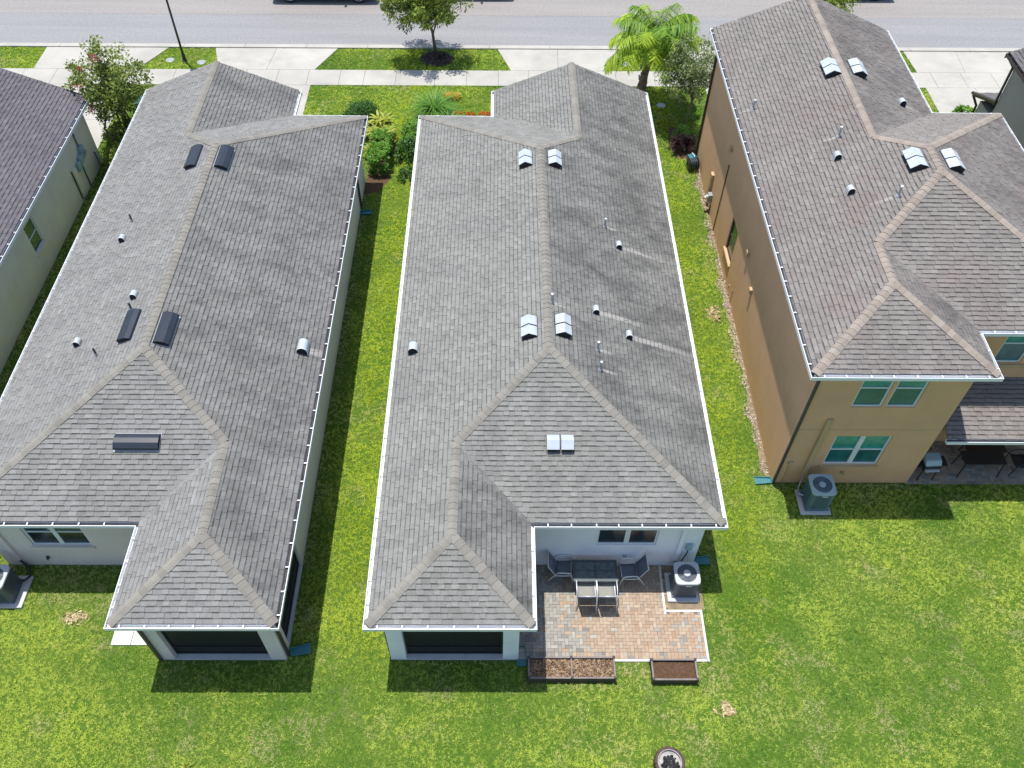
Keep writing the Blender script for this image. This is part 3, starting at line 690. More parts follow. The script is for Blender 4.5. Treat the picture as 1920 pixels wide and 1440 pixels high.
# roof vents
def zr(D,x,y): return zroof(D,x,y)
for (x,y,u) in ((.87,24.77,(-1,0)),(1.80,24.75,(1,0)),(.86,16.89,(-1,0)),(1.76,16.92,(1,0))): hood_vent(HC,(x,y,zr(C_D,x,y)),u,2,.74,MT['alu_lt'],MT['dark'],.44)
hood_vent(HC,(1.62,13.5,zr(C_D,1.62,13.5)),(0,-1),2,.72,MT['alu_lt'],MT['dark'],.44)
for (x,y,u) in ((-10.46,24.8,(-1,0)),(-9.42,24.63,(1,0)),(-10.5,16.93,(-1,0)),(-9.42,16.7,(1,0))): hood_vent(HL,(x,y,zr(L_D,x,y)),u,1,1.15,MT['vent_black'],MT['dark'],.46,True)
hood_vent(HL,(-9.6,13.45,zr(L_D,-9.6,13.45)),(0,-1),1,1.18,MT['vent_black'],MT['dark'],.46,True)
for (x,y,u) in ((11.18,26.84,(-1,0)),(12.1,27.0,(1,0)),(12.2,21.19,(-1,0)),(13.24,21.16,(1,0))): hood_vent(HR,(x,y,zr(R_D,x,y)),u,2,.84,MT['alu_lt'],MT['dark'],.5)
for (x,y) in ((3.84,21.3),(2.84,17.98),(3.81,17.34)): dome_vent(HC,(x,y,zr(C_D,x,y)))
dome_vent(HC,(-2.6,17.3,zr(C_D,-2.6,17.3)),.15,.3)
for (x,y) in ((-12.19,21.4),(-10.79,18.27),(-12.24,16.91)): dome_vent(HL,(x,y,zr(L_D,x,y)),.1,.2)
dome_vent(HL,(-5.89,17.3,zr(L_D,-5.89,17.3)),.16,.42)
for (x,y) in ((10.38,22.35),(10.37,20.69),(13.55,25.88)): dome_vent(HR,(x,y,zr(R_D,x,y)),.11,.22)
for (x,y) in ((3.43,22.1),(1.5,17.82),(2.79,16.44),(2.82,15.71)): pipe_vent(HC,(x,y,zr(C_D,x,y)))
for (x,y) in ((-12.15,22.33),(-10.72,17.71),(-11.38,16.19)): pipe_vent(HL,(x,y,zr(L_D,x,y)),.32,.03,True)
for (x,y) in ((8.61,26.06),(10.63,23.32),(11.43,19.96)): pipe_vent(HR,(x,y,zr(R_D,x,y)),.36,.036)
# wall fittings: middle house
yw = C_D['yr']+O
wallbox(HC,'pipe_cover',4.97,5.1,yw-.075,yw+.002,.42,2.7,MT['w_center'],bevel=.01)
downspout(HC,[(5.06,yw-.04,.42),(5.06,yw-.05,.2),(5.0,yw-.28,.06)],MT['black_met'])
b = wallbox(HC,'disconnect_box',5.2,5.38,yw-.09,yw+.002,1.05,1.33,MT['elec'],bevel=.012)
m = MB(); m.tube([(5.29,yw-.05,1.05),(5.28,yw-.06,.85),(5.2,yw-.1,.6),(5.1,yw-.2,.42)],.018,8); m.build('power_whip',MT['black_met'],b,world=True,smooth=True)
m = MB(); m.box((3.57,yw-.03,.62),(.09,.05,.1)); m.cyl((3.57,yw-.09,.58),.018,.07,8); m.build('hose_bib',MT['pipe'],HC.root,world=True)
downspout(HC,[(C_D['xr']-.06,C_D['yr']+.2,2.72),(C_D['xr']-O+.05,yw+.22,2.45),(C_D['xr']-O+.05,yw+.22,.1)],MT['white'])
downspout(HC,[(C_D['xl']+.06,C_D['yp']+.5,2.72),(C_D['xl']+O-.05,C_D['yp']+.62,2.45),(C_D['xl']+O-.05,C_D['yp']+.62,.1)],MT['pipe_dk'])
# left house fittings
yw = L_D['yr']+O
wallbox(HL,'pipe_cover',-13.6,-13.47,yw-.075,yw+.002,.4,2.72,MT['w_left'],bevel=.01)
m = MB(); m.tube([(-13.53,yw-.04,.42),(-13.5,yw-.05,.25),(-13.33,yw-.12,.14),(-13.2,yw-.4,.13),(-13.3,yw-.62,.2),(-13.5,yw-.66,.3)],.032,8); m.build('line_set',MT['black_met'],HL.root,world=True,smooth=True)
m = MB(); m.box((-12.69,yw-.03,.5),(.08,.05,.09)); m.cyl((-12.69,yw-.08,.44),.018,.08,8); m.build('hose_bib',MT['pipe_dk'],HL.root,world=True)
downspout(HL,[(L_D['xr']-.06,L_D['yp']+.25,2.74),(L_D['xr']-O+.045,L_D['yp']+O+.1,2.45),(L_D['xr']-O+.045,L_D['yp']+O+.1,.1)],MT['trim_bronze'])
downspout(HL,[(L_D['xp']+.1,L_D['yp']+.06,2.74),(L_D['xp']+O+.06,L_D['yp']+O-.05,2.45),(L_D['xp']+O+.06,L_D['yp']+O-.05,.1)],MT['trim_bronze'])
downspout(HL,[(L_D['xr']-.06,27.6,2.74),(L_D['xr']-O+.045,27.6,2.45),(L_D['xr']-O+.045,27.6,.1)],MT['trim_bronze'])
b = wallbox(HL,'wall_lamp',L_D['xr']-O-.002,L_D['xr']-O+.12,12.6,12.75,1.75,2.0,MT['black_met'],bevel=.02)
# tan house fittings
yw = R_D['yp']+O; xw = R_D['xl']+O
wallbox(HR,'pipe_cover',9.22,9.38,yw-.085,yw+.002,.5,3.3,MT['trim_tan'],bevel=.01)
m = MB(); m.tube([(9.32,yw-.05,.5),(9.31,yw-.06,.3),(9.2,yw-.25,.16),(9.12,yw-.5,.16),(9.25,yw-.62,.25)],.026,8); m.build('line_set',MT['pipe'],HR.root,world=True,smooth=True)
b = wallbox(HR,'outlet_box',8.69,8.82,yw-.07,yw+.002,1.03,1.17,MT['trim_tan'],bevel=.01)
m = MB(); m.tube([(8.75,yw-.03,1.03),(8.75,yw-.03,.12)],.012,6); m.build('conduit',MT['trim_tan'],b,world=True)
m = MB(); m.box((10.48,yw-.03,.62),(.09,.05,.1)); m.cyl((10.48,yw-.09,.56),.018,.08,8); m.build('hose_bib',MT['trim_tan'],HR.root,world=True)
wallbox(HR,'stucco_band',xw+.05,R_D['xp']-O,yw-.006,yw+.002,2.755,2.78,MT['trim_tan'])
downspout(HR,[(R_D['xl']+.07,R_D['yp']+.1,5.42),(xw+.03,yw-.045,5.1),(xw+.03,yw-.045,.12)],MT['bronze_plum'])
downspout(HR,[(R_D['xl']+.07,R_D['yg']-.25,5.42),(xw-.05,R_D['yg']-O-.1,5.1),(xw-.05,R_D['yg']-O-.1,.1)],MT['trim_bronze'])
wallbox(HR,'utility_panel',xw-.11,xw+.002,28.05,28.3,.35,1.5,MT['trim_tan'],bevel=.01)
b = wallbox(HR,'meter_box',xw-.16,xw-.0,27.65,27.9,.5,.82,MT['elec_lt'],bevel=.02)
m = MB(); m.cyl((xw-.23,27.77,.68),.08,.001,6); m.tube([(xw-.16,27.77,.68),(xw-.24,27.77,.68)],.085,16); m.build('meter_dial',MT['lamp_glass'],b,world=True)
m = MB(); m.tube([(xw-.05,27.5,.5),(xw-.05,27.5,.02)],.02,8); m.build('conduit',MT['pipe_dk'],b,world=True)
m = MB(); m.tube([(xw-.025,26.5,3.15),(xw-.025,26.5,.05),(xw-.25,26.45,.05)],.018,8); m.build('drain_pipe',MT['trim_bronze'],HR.root,world=True)
for (y,z) in ((26.69,3.72),(22.06,2.82),(20.84,2.24)):
    b = wallbox(HR,'wall_vent',xw-.1,xw+.002,y-.09,y+.09,z-.09,z+.1,MT['trim_tan'],bevel=.015); wallbox(HR,'opening',xw-.095,xw-.01,y-.07,y+.07,z-.094,z-.088,MT['dark'],parent=b)
m = MB(); m.tube([(xw-.02,22.9,.5),(xw-.06,22.9,.5),(xw-.06,22.9,.36)],.02,8); m.build('hose_bib',MT['trim_tan'],HR.root,world=True)
m = MB(); m.tube([(xw-.02,22.5,.62),(xw-.02,22.5,.04)],.012,6); m.build('conduit',MT['trim_tan'],HR.root,world=True)
# lean-to roof over the tan house's back patio
ye, yt, ze = 14.42, R_D['yr']+O, 2.5; x0, x1 = R_D['xp']-O+.22, 17.3; zt = ze+SL*(yt-ye)
m = MB(); V = [(x0,ye+.1,ze),(x1,ye+.1,ze),(x1,yt,zt-.03),(x0,yt,zt-.03)]; V += [(p[0],p[1],p[2]-.16) for p in V]
m.add(V, [(0,1,2,3),(7,6,5,4),(0,4,5,1),(1,5,6,2),(2,6,7,3),(3,7,4,0)]); lt = m.build('patio_roof',MT['trim_tan'],HR.root,world=True)
shingles(lt,[([(x0,ye+.1),(x1,ye+.1),(x1,yt-.002),(x0,yt-.002)],(1,0),(0,1),ye)],ze,sm_r,160,seed=9)
m = MB(); prof = [(0,-.09),(0,.02),(.015,.02),(.015,-.07),(.1,-.07),(.1,.02),(.11,.02),(.11,-.09)]
V = [(x,ye-.0+a,ze+z) for x in (x0-.02,x1+.02) for a,z in prof]; k = 8
m.add(V, [(a,k+a,k+(a+1)%k,(a+1)%k) for a in range(k)]+[tuple(range(k)),tuple(2*k-1-q for q in range(k))]); g = m.build('gutter',MT['white'],lt,world=True)
for xp_ in (17.1,):
    m = MB(); m.bb(xp_-.1,xp_+.1,ye+.25,ye+.45,.04,ze-.12); m.build('patio_post',MT['w_tan'],HR.root,world=True)
wallbox(HR,'window_head_trim',14.0,16.1,yt-.05,yt+.0,3.74,3.86,MT['trim_tan'])
# sage house fittings (east wall)
xw = L2_D['xr']-.37
for i,(y,z0,z1,dp) in enumerate(((29.25,1.25,1.75,.17),(28.95,1.15,1.5,.14),(28.65,1.05,1.4,.13))):
    b = wallbox(HL2,'meter_box',xw-.002,xw+dp,y-.14,y+.14,z0,z1,MT['elec'],bevel=.02)
    if i == 0:
        m = MB(); m.tube([(xw+.15,y,1.5),(xw+.25,y,1.5)],.09,16); m.build('meter_dial',MT['elec_lt'],b,world=True)
        m = MB(); m.tube([(xw+.04,y,1.75),(xw+.04,y,2.74)],.025,8); m.build('conduit',MT['pipe_dk'],b,world=True)
    if i == 1:
        m = MB(); m.tube([(xw+.04,y,1.15),(xw+.04,y,.05)],.025,8); m.build('conduit',MT['pipe_dk'],b,world=True)
b = wallbox(HL2,'utility_panel',xw-.002,xw+.1,28.05,28.35,.3,1.45,MT['w_sage'],bevel=.015)
m = MB(); m.tube([(xw+.03,28.02,1.4),(xw+.03,28.0,.15),(xw+.2,28.2,.05)],.02,8); m.build('cable',MT['pipe_dk'],b,world=True)
m = MB(); m.tube([(xw,30.2,.78),(xw+.06,30.2,.78),(xw+.08,30.2,.1)],.022,8); m.build('condensate_pipe',MT['pipe_dk'],HL2.root,world=True)
# olive house: corner downspout and the lower roof over its garage
xw = RR_D['xl']+.36; yw = RR_D['yg']-.36
downspout(HRR,[(RR_D['xl']+.06,RR_D['yg']-.3,5.38),(xw-.05,yw+.04,5.1),(xw-.05,yw+.04,3.5)],MT['trim_bronze'])
m = MB(); m.bb(xw+.25,xw+6.5,yw,31.5,0,2.75); m.build('garage_wall',MT['w_olive'],HRR.root,world=True)
EX.append(rect(xw,xw+6.5,yw,31.5))
z0 = 2.9; z1 = z0+SL*(31.85-yw); V = [(xw+.02,yw,z1),(xw+6.6,yw,z1),(xw+6.6,31.85,z0),(xw+.02,31.85,z0)]; V += [(p[0],p[1],p[2]-.14) for p in V]
m = MB(); m.add(V, [(0,1,2,3),(7,6,5,4),(0,4,5,1),(1,5,6,2),(2,6,7,3),(3,7,4,0)]); gr = m.build('garage_roof',MT['trim_bronze'],HRR.root,world=True)
shingles(gr,[([(xw+.08,yw),(xw+6.5,yw),(xw+6.5,31.8),(xw+.08,31.8)],(1,0),(0,-1),-31.85)],z0,sm_rr,60,seed=3)
m = MB(); m.tube([(xw+.02,yw+.02,z1-.03),(xw+.02,31.9,z0-.03)],.07,8); m.build('rake_gutter',MT['trim_bronze'],gr,world=True)
downspout(HRR,[(xw+.05,31.85,2.8),(xw+.2,31.55,2.5),(xw+.2,31.55,.1)],MT['trim_bronze'])

# ================================================================== paved patios
def pip(x, y, P):
    x = np.asarray(x); y = np.asarray(y); ins = np.zeros(x.shape, bool); n = len(P)
    for i in range(n):
        x0,y0 = P[i][:2]; x1,y1 = P[(i+1)%n][:2]
        if y0 == y1: continue
        c = ((y0 > y) != (y1 > y)) & (x < (x1-x0)*(y-y0)/(y1-y0)+x0); ins ^= c
    return ins
def paver_mat():
    t = NT('concrete_paver'); p = t.pos(); at = t.n('ShaderNodeAttribute', attribute_name='tone').outputs['Fac']; at2 = t.n('ShaderNodeAttribute', attribute_name='hue').outputs['Fac']
    tan = t.mix(at, (.27,.195,.135), (.38,.295,.21)); org = t.mix(at, (.31,.20,.125), (.36,.255,.17)); gry = t.mix(at, (.17,.158,.14), (.34,.318,.27))
    c = t.mix(t.math('GREATER_THAN', at2, .33), gry, tan); c = t.mix(t.math('GREATER_THAN', at2, .66), c, org)
    c = t.mix(1.0, c, t.mix(t.ramp(t.noise(90,3,p), .25,.75), (.82,.82,.82), (1.18,1.18,1.18)), 'MULTIPLY')
    c = t.mix(t.math('MULTIPLY', t.ramp(t.noise(7,4,p,.7), .5,.75), .3), c, (.14,.12,.11))
    t.l(c, t.b.inputs['Base Color']); t.b.inputs['Roughness'].default_value = .85; t.bump(t.noise(120,2,p), .2, .005); return t.m
MT['paver'] = paver_mat(); MT['sand'] = basic('joint_sand', (.17,.14,.11), .95, .2, 10, 90, .2)
def convex_clip(poly, P):    # clip small rect by (possibly concave) patio: accept if all inside
    return all(pip(np.array([q[0]]), np.array([q[1]]), P)[0] for q in poly)
def pavers(root, P, zone, nobj=300, z=.035, border=True):
    """zone(x,y,r) -> hue; 90-degree herringbone of 0.2 x 0.1 pavers with a soldier course along the front"""
    rd = random.Random(4); a = .098; items = []
    x0 = min(p[0] for p in P); x1 = max(p[0] for p in P); y0 = min(p[1] for p in P); y1 = max(p[1] for p in P)
    ys = y0+2*a if border else y0
    if border:
        x = x0
        while x < x1: items.append([(x,y0),(x+a,y0),(x+a,y0+2*a),(x,y0+2*a)]); x += a
    nx = int((x1-x0)/a)+6; ny = int((y1-y0)/a)+6
    for i in range(-4,nx):
        for j in range(-4,ny):
            k = (i-j)%4
            if k == 0: items.append([(x0+i*a,ys+j*a),(x0+(i+2)*a,ys+j*a),(x0+(i+2)*a,ys+(j+1)*a),(x0+i*a,ys+(j+1)*a)])
            elif k == 3: items.append([(x0+i*a,ys+j*a),(x0+(i+1)*a,ys+j*a),(x0+(i+1)*a,ys+(j+2)*a),(x0+i*a,ys+(j+2)*a)])
    out = []
    for it in items:
        q = clip(it, 0, 1, ys) if it[0][1] >= ys-3*a and it[0][1] > y0+.01 or it[0][1] < y0 else it
        if it[2][1] <= ys+1e-6 and it[0][1] < ys-1e-6 and abs(it[0][1]-y0) > 1e-6: continue
        q = clip(clip(clip(q,0,-1,-y1),1,0,x0),-1,0,-x1) if len(q) >= 3 else q
        if len(q) < 3 or parea(q) < 2e-3: continue
        cx = sum(p[0] for p in q)/len(q); cy = sum(p[1] for p in q)/len(q)
        if not pip(np.array([cx]),np.array([cy]),P)[0]: continue
        out.append((q,cx,cy))
    vis = [o for o in out if infr(o[1],o[2],z)]
    order = sorted(range(len(out)), key=lambda i: (0 if infr(out[i][1],out[i][2],z) else 1, camdist(out[i][1],out[i][2],z))); near = set(order[:nobj])
    B = MB(); T = []; Hh = []
    for i,(q,cx,cy) in enumerate(out):
        q2 = [(cx+(p[0]-cx)*(1-.055),cy+(p[1]-cy)*(1-.055)) for p in q]; n = len(q2); dz = rd.uniform(-.003,.003)
        V = [(p[0],p[1],z+dz) for p in q2]+[(cx+(p[0]-cx)*1.03,cy+(p[1]-cy)*1.03,z+dz-.006) for p in q2]+[(cx+(p[0]-cx)*1.03,cy+(p[1]-cy)*1.03,.008) for p in q2]
        Fc = [tuple(range(n))]+[(k,n+k,n+(k+1)%n,(k+1)%n) for k in range(n)]+[(n+k,2*n+k,2*n+(k+1)%n,n+(k+1)%n) for k in range(n)]
        tn = min(1,max(0,rd.gauss(.55,.28))); hu = zone(cx,cy,rd)
        if i in near:
            mm = MB(); mm.add([(v[0]-cx,v[1]-cy,v[2]) for v in V], Fc); o = mm.build('paver', MT['paver'], root, attr={'tone':[tn]*len(Fc),'hue':[hu]*len(Fc)}); o.location = (cx,cy,0)
        else: B.add(V, Fc); T += [tn]*len(Fc); Hh += [hu]*len(Fc)
    if B.v: stuff(B.build('paver_field', MT['paver'], root, attr={'tone':T,'hue':Hh}))
PT = [(.53,9.02),(5.6,9.02),(5.66,10.36),(4.66,10.36),(4.66,11.80),(.53,11.80)]
m = MB(); m.add([(p[0],p[1],.01) for p in PT], [tuple(range(6))]); pat1 = struct(m.build('patio', MT['sand']))
def zone1(x, y, r):
    g = .9 if x < 1.7 else .72 if x < 2.15 and y > 9.6 else .5 if x < 2.45 and y < 9.9 else .06
    if r.random() < g: return .15
    if y < 9.25 or x > 4.6: return .5 if r.random() < .62 else (.85 if r.random() < .7 else .15)
    return .85 if r.random() < .12 else .5
pavers(pat1, PT, zone1); EX.append([(.4,8.95),(5.66,8.95),(5.72,10.4),(5.72,11.8),(.4,11.8)])
for (x0,x1,y0,y1) in ((3.07,5.62,8.955,9.015),(5.605,5.665,8.955,10.36),(4.665,5.665,10.365,10.43),(4.60,4.66,10.3,11.8)):
    m = MB(); m.bb(x0,x1,y0,y1,.0,.045); m.build('edging', MT['white_slab'], pat1)
m = MB(); m.add([(4.66,10.42,.006),(5.75,10.42,.006),(5.75,11.82,.006),(4.66,11.82,.006)], [(0,1,2,3)]); d_ = m.build('soil_bed', MT['dirt'])
struct(d_)
PT2 = [(12.6,14.62),(17.6,14.68),(17.6,16.26),(12.6,16.26)]
m = MB(); m.add([(p[0],p[1],.01) for p in PT2], [(0,1,2,3)]); pat2 = struct(m.build('patio_east', MT['sand']))
pavers(pat2, PT2, lambda x,y,r: .15 if r.random() < .72 else .5, 200, border=False); EX.append(PT2)
# ------------------------------------------------------------------ small slabs and strips
def slab_thing(nm, lab, x0,x1,y0,y1,z,mat,cat='slab'):
    m = MB(); m.bb(x0,x1,y0,y1,.0,z); o = m.build(nm, mat, bevel=.01); EX.append(rect(x0-.05,x1+.05,y0-.05,y1+.05)); return tag(o, lab, cat)
m = MB(); m.add([(-10.43,9.4,.008),(-8.99,9.4,.008),(-8.99,10.56,.008),(-10.43,10.56,.008)], [(0,1,2,3)]); wk = struct(m.build('porch_path', MT['pipe_dk'])); EX.append(rect(-10.5,-8.98,9.35,10.6))
for (a,b) in ((-10.42,-9.9),(-9.885,-9.36),(-9.345,-9.0)):
    m = MB(); m.bb(a,b,9.4,10.55,.0,.045); m.build('slab', MT['white_slab'], wk)
m = MB(); P = []
for k in range(30):
    y = 14.9+k*.58; P.append((8.3-.06*math.sin(k*1.7)-.05*math.sin(k*.6), y))
Q = [(8.44,14.9)]+[(8.44,31.3)]+P[::-1][1:]
m.add([(p[0],p[1],.007) for p in Q], [tuple(range(len(Q)))]); struct(m.build('dirt_strip', MT['dirt'])); EX.append(Q)
for nm,P in (('dirt_strip_west',rect(-16.84,-14.0,11.5,31)),):
    pass

# ================================================================== things in the yards
def ac_unit(lab, c, s, hgt, body, top, rz=0):
    r = thing('air_conditioner', lab, 'air conditioner', (c[0],c[1],c[2]), rz, 'air conditioners behind the houses'); hs = s/2
    m = MB(); m.bb(-hs,hs,-hs,hs,.0,.05); m.build('base_pan', body, r, bevel=.02)
    m = MB(); cr = .09; pts = []
    for (sx,sy,a0) in ((1,1,0),(-1,1,90),(-1,-1,180),(1,-1,270)):
        for k in range(5): a = R(a0+k*22.5); pts.append((sx*(hs-cr-.015)+cr*math.cos(a), sy*(hs-cr-.015)+cr*math.sin(a)))
    m.prism(pts, .05, hgt-.06); b = m.build('casing', body, r)
    # louvred side panels: vertical fins
    nf = 11
    for side in range(4):
        m = MB(); q = Matrix.Rotation(side*math.pi/2, 4, 'Z')
        for k in range(nf):
            x = -hs+.16+(s-.32)*k/(nf-1); cc = q @ Vector((x,-hs+.008,(hgt)/2)); m.box(cc,(.02,.016,hgt-.22),mat=q)
        for z in (.12,hgt-.1): cc = q @ Vector((0,-hs+.006,z)); m.box(cc,(s-.26,.02,.035),mat=q)
        m.build('louvre_panel', body, r)
    m = MB(); n = 40; ro = s*.385; ring = []
    outer = []; inner = []
    for k in range(48):
        a = 2*math.pi*k/48; ca, sa = math.cos(a), math.sin(a); rr = hs*(abs(ca)**7+abs(sa)**7)**(-1/7)
        outer.append((rr*ca, rr*sa)); inner.append((ro*ca, ro*sa))
    N = len(outer); V = [(p[0],p[1],hgt-.06) for p in outer]+[(p[0],p[1],hgt-.012) for p in outer]+[(p[0]*.975,p[1]*.975,hgt) for p in outer]+[(p[0],p[1],hgt-.005) for p in inner]+[(p[0],p[1],hgt-.2) for p in inner]
    m.add(V, [(a*N+i,a*N+(i+1)%N,(a+1)*N+(i+1)%N,(a+1)*N+i) for a in range(4) for i in range(N)]); m.build('top_cover', top, r)
    m = MB(); m.lathe([(0,hgt-.26),(ro,hgt-.26)],(0,0,0),24); m.build('fan_shroud', MT['dark'], r)
    for k in range(4):
        a = k*math.pi/2+.4; m = MB(); V = []
        for (rr,da,z) in ((.07,-.5,.0),(ro*.93,-.32,.03),(ro*.93,.42,-.05),(.07,.5,-.04)): V.append((rr*math.cos(a+da),rr*math.sin(a+da),hgt-.14+z))
        V += [(p[0],p[1],p[2]-.006) for p in V]; m.add(V, [(0,1,2,3),(7,6,5,4),(0,4,5,1),(1,5,6,2),(2,6,7,3),(3,7,4,0)]); m.build('fan_blade', MT['fan'], r)
    g = MB()
    for k in range(1,9):
        rr = ro*(.3+.7*k/8); g.tube([(rr*math.cos(2*math.pi*i/28),rr*math.sin(2*math.pi*i/28),hgt-.004-.012*(1-k/8)) for i in range(29)], .0035, 4, cap=False)
    for k in range(6):
        a = k*math.pi/3+.2; g.tube([(.1*math.cos(a),.1*math.sin(a),hgt+.0),(ro*math.cos(a),ro*math.sin(a),hgt-.004)],.005,4)
    g.build('fan_guard', MT['fan'], r)
    m = MB(); m.lathe([(0,hgt+.012),(.09,hgt+.01),(.105,hgt-.005),(.105,hgt-.03),(0,hgt-.03)],(0,0,0),20); m.build('hub', top, r, smooth=False)
    m = MB(); m.box((.02,-hs-.006,hgt-.105),(.17,.008,.028)); m.build('badge', MT['white'], r)
    return r
slab_thing('equipment_pad','grey concrete pad under the air conditioner beside the paved patio',4.74,5.62,10.66,11.55,.08,MT['pad'],'concrete pad')
ac_unit('slate grey air conditioner beside the paved patio of the middle house',(5.2,11.12,.08),.70,.82,MT['ac_dark'],MT['ac_top'])
slab_thing('equipment_pad','grey concrete pad under the blue-grey air conditioner behind the tan house',9.1,10.02,13.5,14.38,.07,MT['pad'],'concrete pad')
ac_unit('blue-grey air conditioner on the lawn behind the tan house',(9.6,13.97,.07),.74,.92,MT['ac_teal'],MT['ac_top2'])
slab_thing('equipment_pad','grey concrete pad under the air conditioner at the left picture edge',-14.4,-13.16,10.45,11.42,.07,MT['pad'],'concrete pad')
ac_unit('slate grey air conditioner cut off by the left picture edge',(-13.74,10.93,.07),.74,.88,MT['ac_dark'],MT['ac_top'])
# dining set
t = thing('patio_table','dark tile-topped patio table standing against the pale aqua wall','table',(2.69,11.30,.02))
m = MB(); W2,D2,zt = .62,.33,.66
for (a,b,c,d) in ((-W2,W2,-D2,-D2+.07),(-W2,W2,D2-.07,D2),(-W2,-W2+.07,-D2+.071,D2-.071),(W2-.07,W2,-D2+.071,D2-.071)): m.bb(a,b,c,d,zt-.045,zt)
m.bb(-.012,.012,-D2+.071,D2-.071,zt-.045,zt-.004); m.bb(-W2+.071,-.013,-.012,.012,zt-.045,zt-.004); m.bb(.013,W2-.071,-.012,.012,zt-.045,zt-.004)
fr_ = m.build('table_frame', MT['table_frame'], t)
for sx in (-1,1):
    for sy in (-1,1):
        m = MB(); m.box((sx*(W2-.041)/1/2-sx*.0+sx*(-.0)-0*sx, sy*(D2-.058)/2+0, zt-.014),((W2-.088),(D2-.088),.022)); m.build('tile', MT['tile_top'], fr_, bevel=.004)
        m = MB(); m.bb(sx*(W2-.06)-.025,sx*(W2-.06)+.025,sy*(D2-.06)-.025,sy*(D2-.06)+.025,0,zt-.046); m.build('leg', MT['table_frame'], t)
def sling_chair(lab, loc, rz, fabric, frame):
    r = thing('patio_chair', lab, 'chair', loc, rz, 'sling chairs around the patio table'); w = .235
    seat = [(.26,.445),(.2,.44),(.05,.415),(-.1,.40),(-.19,.41)]; back = [(-.205,.43),(-.27,.56),(-.34,.72),(-.41,.87),(-.435,.93)]
    for nm,pr in (('seat',seat),('backrest',back)):
        m = MB(); V = []
        for (y,z) in pr: V += [(-w,y,z),(-w*.4,y,z-.012),(w*.4,y,z-.012),(w,y,z)]
        V += [(v[0],v[1]-(.004 if nm == 'backrest' else 0),v[2]-.012) for v in V]; k = len(pr); q = 4*k
        Fc = []
        for i in range(k-1):
            for j in range(3): a = i*4+j; Fc += [(a,a+1,a+5,a+4),(q+a,q+a+4,q+a+5,q+a+1)]
            Fc += [(i*4,i*4+4,q+i*4+4,q+i*4),(i*4+3,q+i*4+3,q+i*4+7,i*4+7)]
        Fc += [(0,q,q+1,1),(1,q+1,q+2,2),(2,q+2,q+3,3),(q-4,q-3,2*q-3,2*q-4),(q-3,q-2,2*q-2,2*q-3),(q-2,q-1,2*q-1,2*q-2)]
        m.add(V, Fc); m.build(nm, fabric, r, smooth=True)
    for sx in (-1,1):
        m = MB(); m.tube([(sx*(w+.012),y,z) for y,z in seat+back], .013, 8); m.build('side_rail', frame, r, smooth=True)
        pts = [(.31,.0),(.285,.25),(.25,.52),(.225,.60),(.18,.635),(.05,.645),(-.1,.64),(-.16,.61),(-.21,.54),(-.34,.25),(-.45,.0)]
        m = MB(); m.tube([(sx*(w+.048),y,z) for y,z in pts], .0155, 8); m.build('arm_and_leg', frame, r, smooth=True)
    m = MB(); m.tube([(-w-.05,.24,.43),(w+.05,.24,.43)],.013,8); m.tube([(-w-.05,-.215,.405),(w+.05,-.215,.405)],.013,8); m.tube([(-w-.012,-.437,.935),(w+.012,-.437,.935)],.013,8); m.build('cross_bar', frame, r, smooth=True)
    return r
sling_chair('sling chair at the table end near the porch, its back to the porch',(1.80,11.50,.035),-math.pi/2-.05,MT['sling_shaded'],MT['silver'])
sling_chair('sling chair at the table end near the air conditioner',(3.68,11.40,.035),math.pi/2+.06,MT['sling_shaded'],MT['silver'])
sling_chair('sunlit sling chair tucked under the table front, nearer the porch',(2.43,10.82,.035),.0,MT['sling'],MT['silver'])
sling_chair('sunlit sling chair tucked under the table front, nearer the air conditioner',(2.98,10.82,.035),.0,MT['sling'],MT['silver'])
# raised planters
def planter(lab, x0,x1,y0,y1,h,div,fillm,bmat):
    r = thing('raised_planter', lab, 'planter', ((x0+x1)/2,(y0+y1)/2,0)); cx,cy = (x0+x1)/2,(y0+y1)/2; a,b = x1-cx,y1-cy; t_ = .028
    for s in (-1,1):
        m = MB(); m.bb(-a+.03,a-.03,s*b-t_/2,s*b+t_/2,.0,h); m.build('side_board', bmat, r)
        m = MB(); m.bb(-a+.03,a-.03,s*b-t_*.8,s*b+t_*.8,h+.001,h+.022); m.build('cap_rail', MT['board'], r)
        m = MB(); m.bb(s*a-t_/2,s*a+t_/2,-b+.03,b-.03,.0,h); m.build('end_board', bmat, r)
        m = MB(); m.bb(s*a-t_*.8,s*a+t_*.8,-b+.03,b-.03,h+.001,h+.022); m.build('cap_rail', MT['board'], r)
    for sx in ((-1,0,1) if div else (-1,1)):
        for sy in (-1,1):
            m = MB(); m.bb(sx*a-.032,sx*a+.032,sy*b-.032,sy*b+.032,.0,h+.06); m.build('post', MT['board_dk'], r, bevel=.006)
    if div: m = MB(); m.bb(-.02,.02,-b+.033,b-.033,.0,h+.01); m.build('divider', MT['board'], r)
    m = MB(); nx,ny = int(a*2/.07),int(b*2/.07); V = []
    for i in range(nx+1):
        for j in range(ny+1):
            x = -a+.016+(2*a-.032)*i/nx; y = -b+.016+(2*b-.032)*j/ny; V.append((x,y,h*.72+.03*noise.noise((x*5+x0,y*5,0))+.012*noise.noise((x*23,y*23,1))))
    m.add(V, [(i*(ny+1)+j,(i+1)*(ny+1)+j,(i+1)*(ny+1)+j+1,i*(ny+1)+j+1) for i in range(nx) for j in range(ny)]); m.build('soil', fillm, r, smooth=True)
    EX.append(rect(x0-.06,x1+.06,y0-.06,y1+.06)); return r
planter('long two-bay raised planter filled with wood chips at the patio edge',.80,3.06,8.42,8.97,.27,True,MT['soil'],MT['board_dk'])
planter('short raised planter of bare brown soil at the patio edge',4.06,5.22,8.38,8.91,.27,False,MT['soil'],MT['board_dk'])
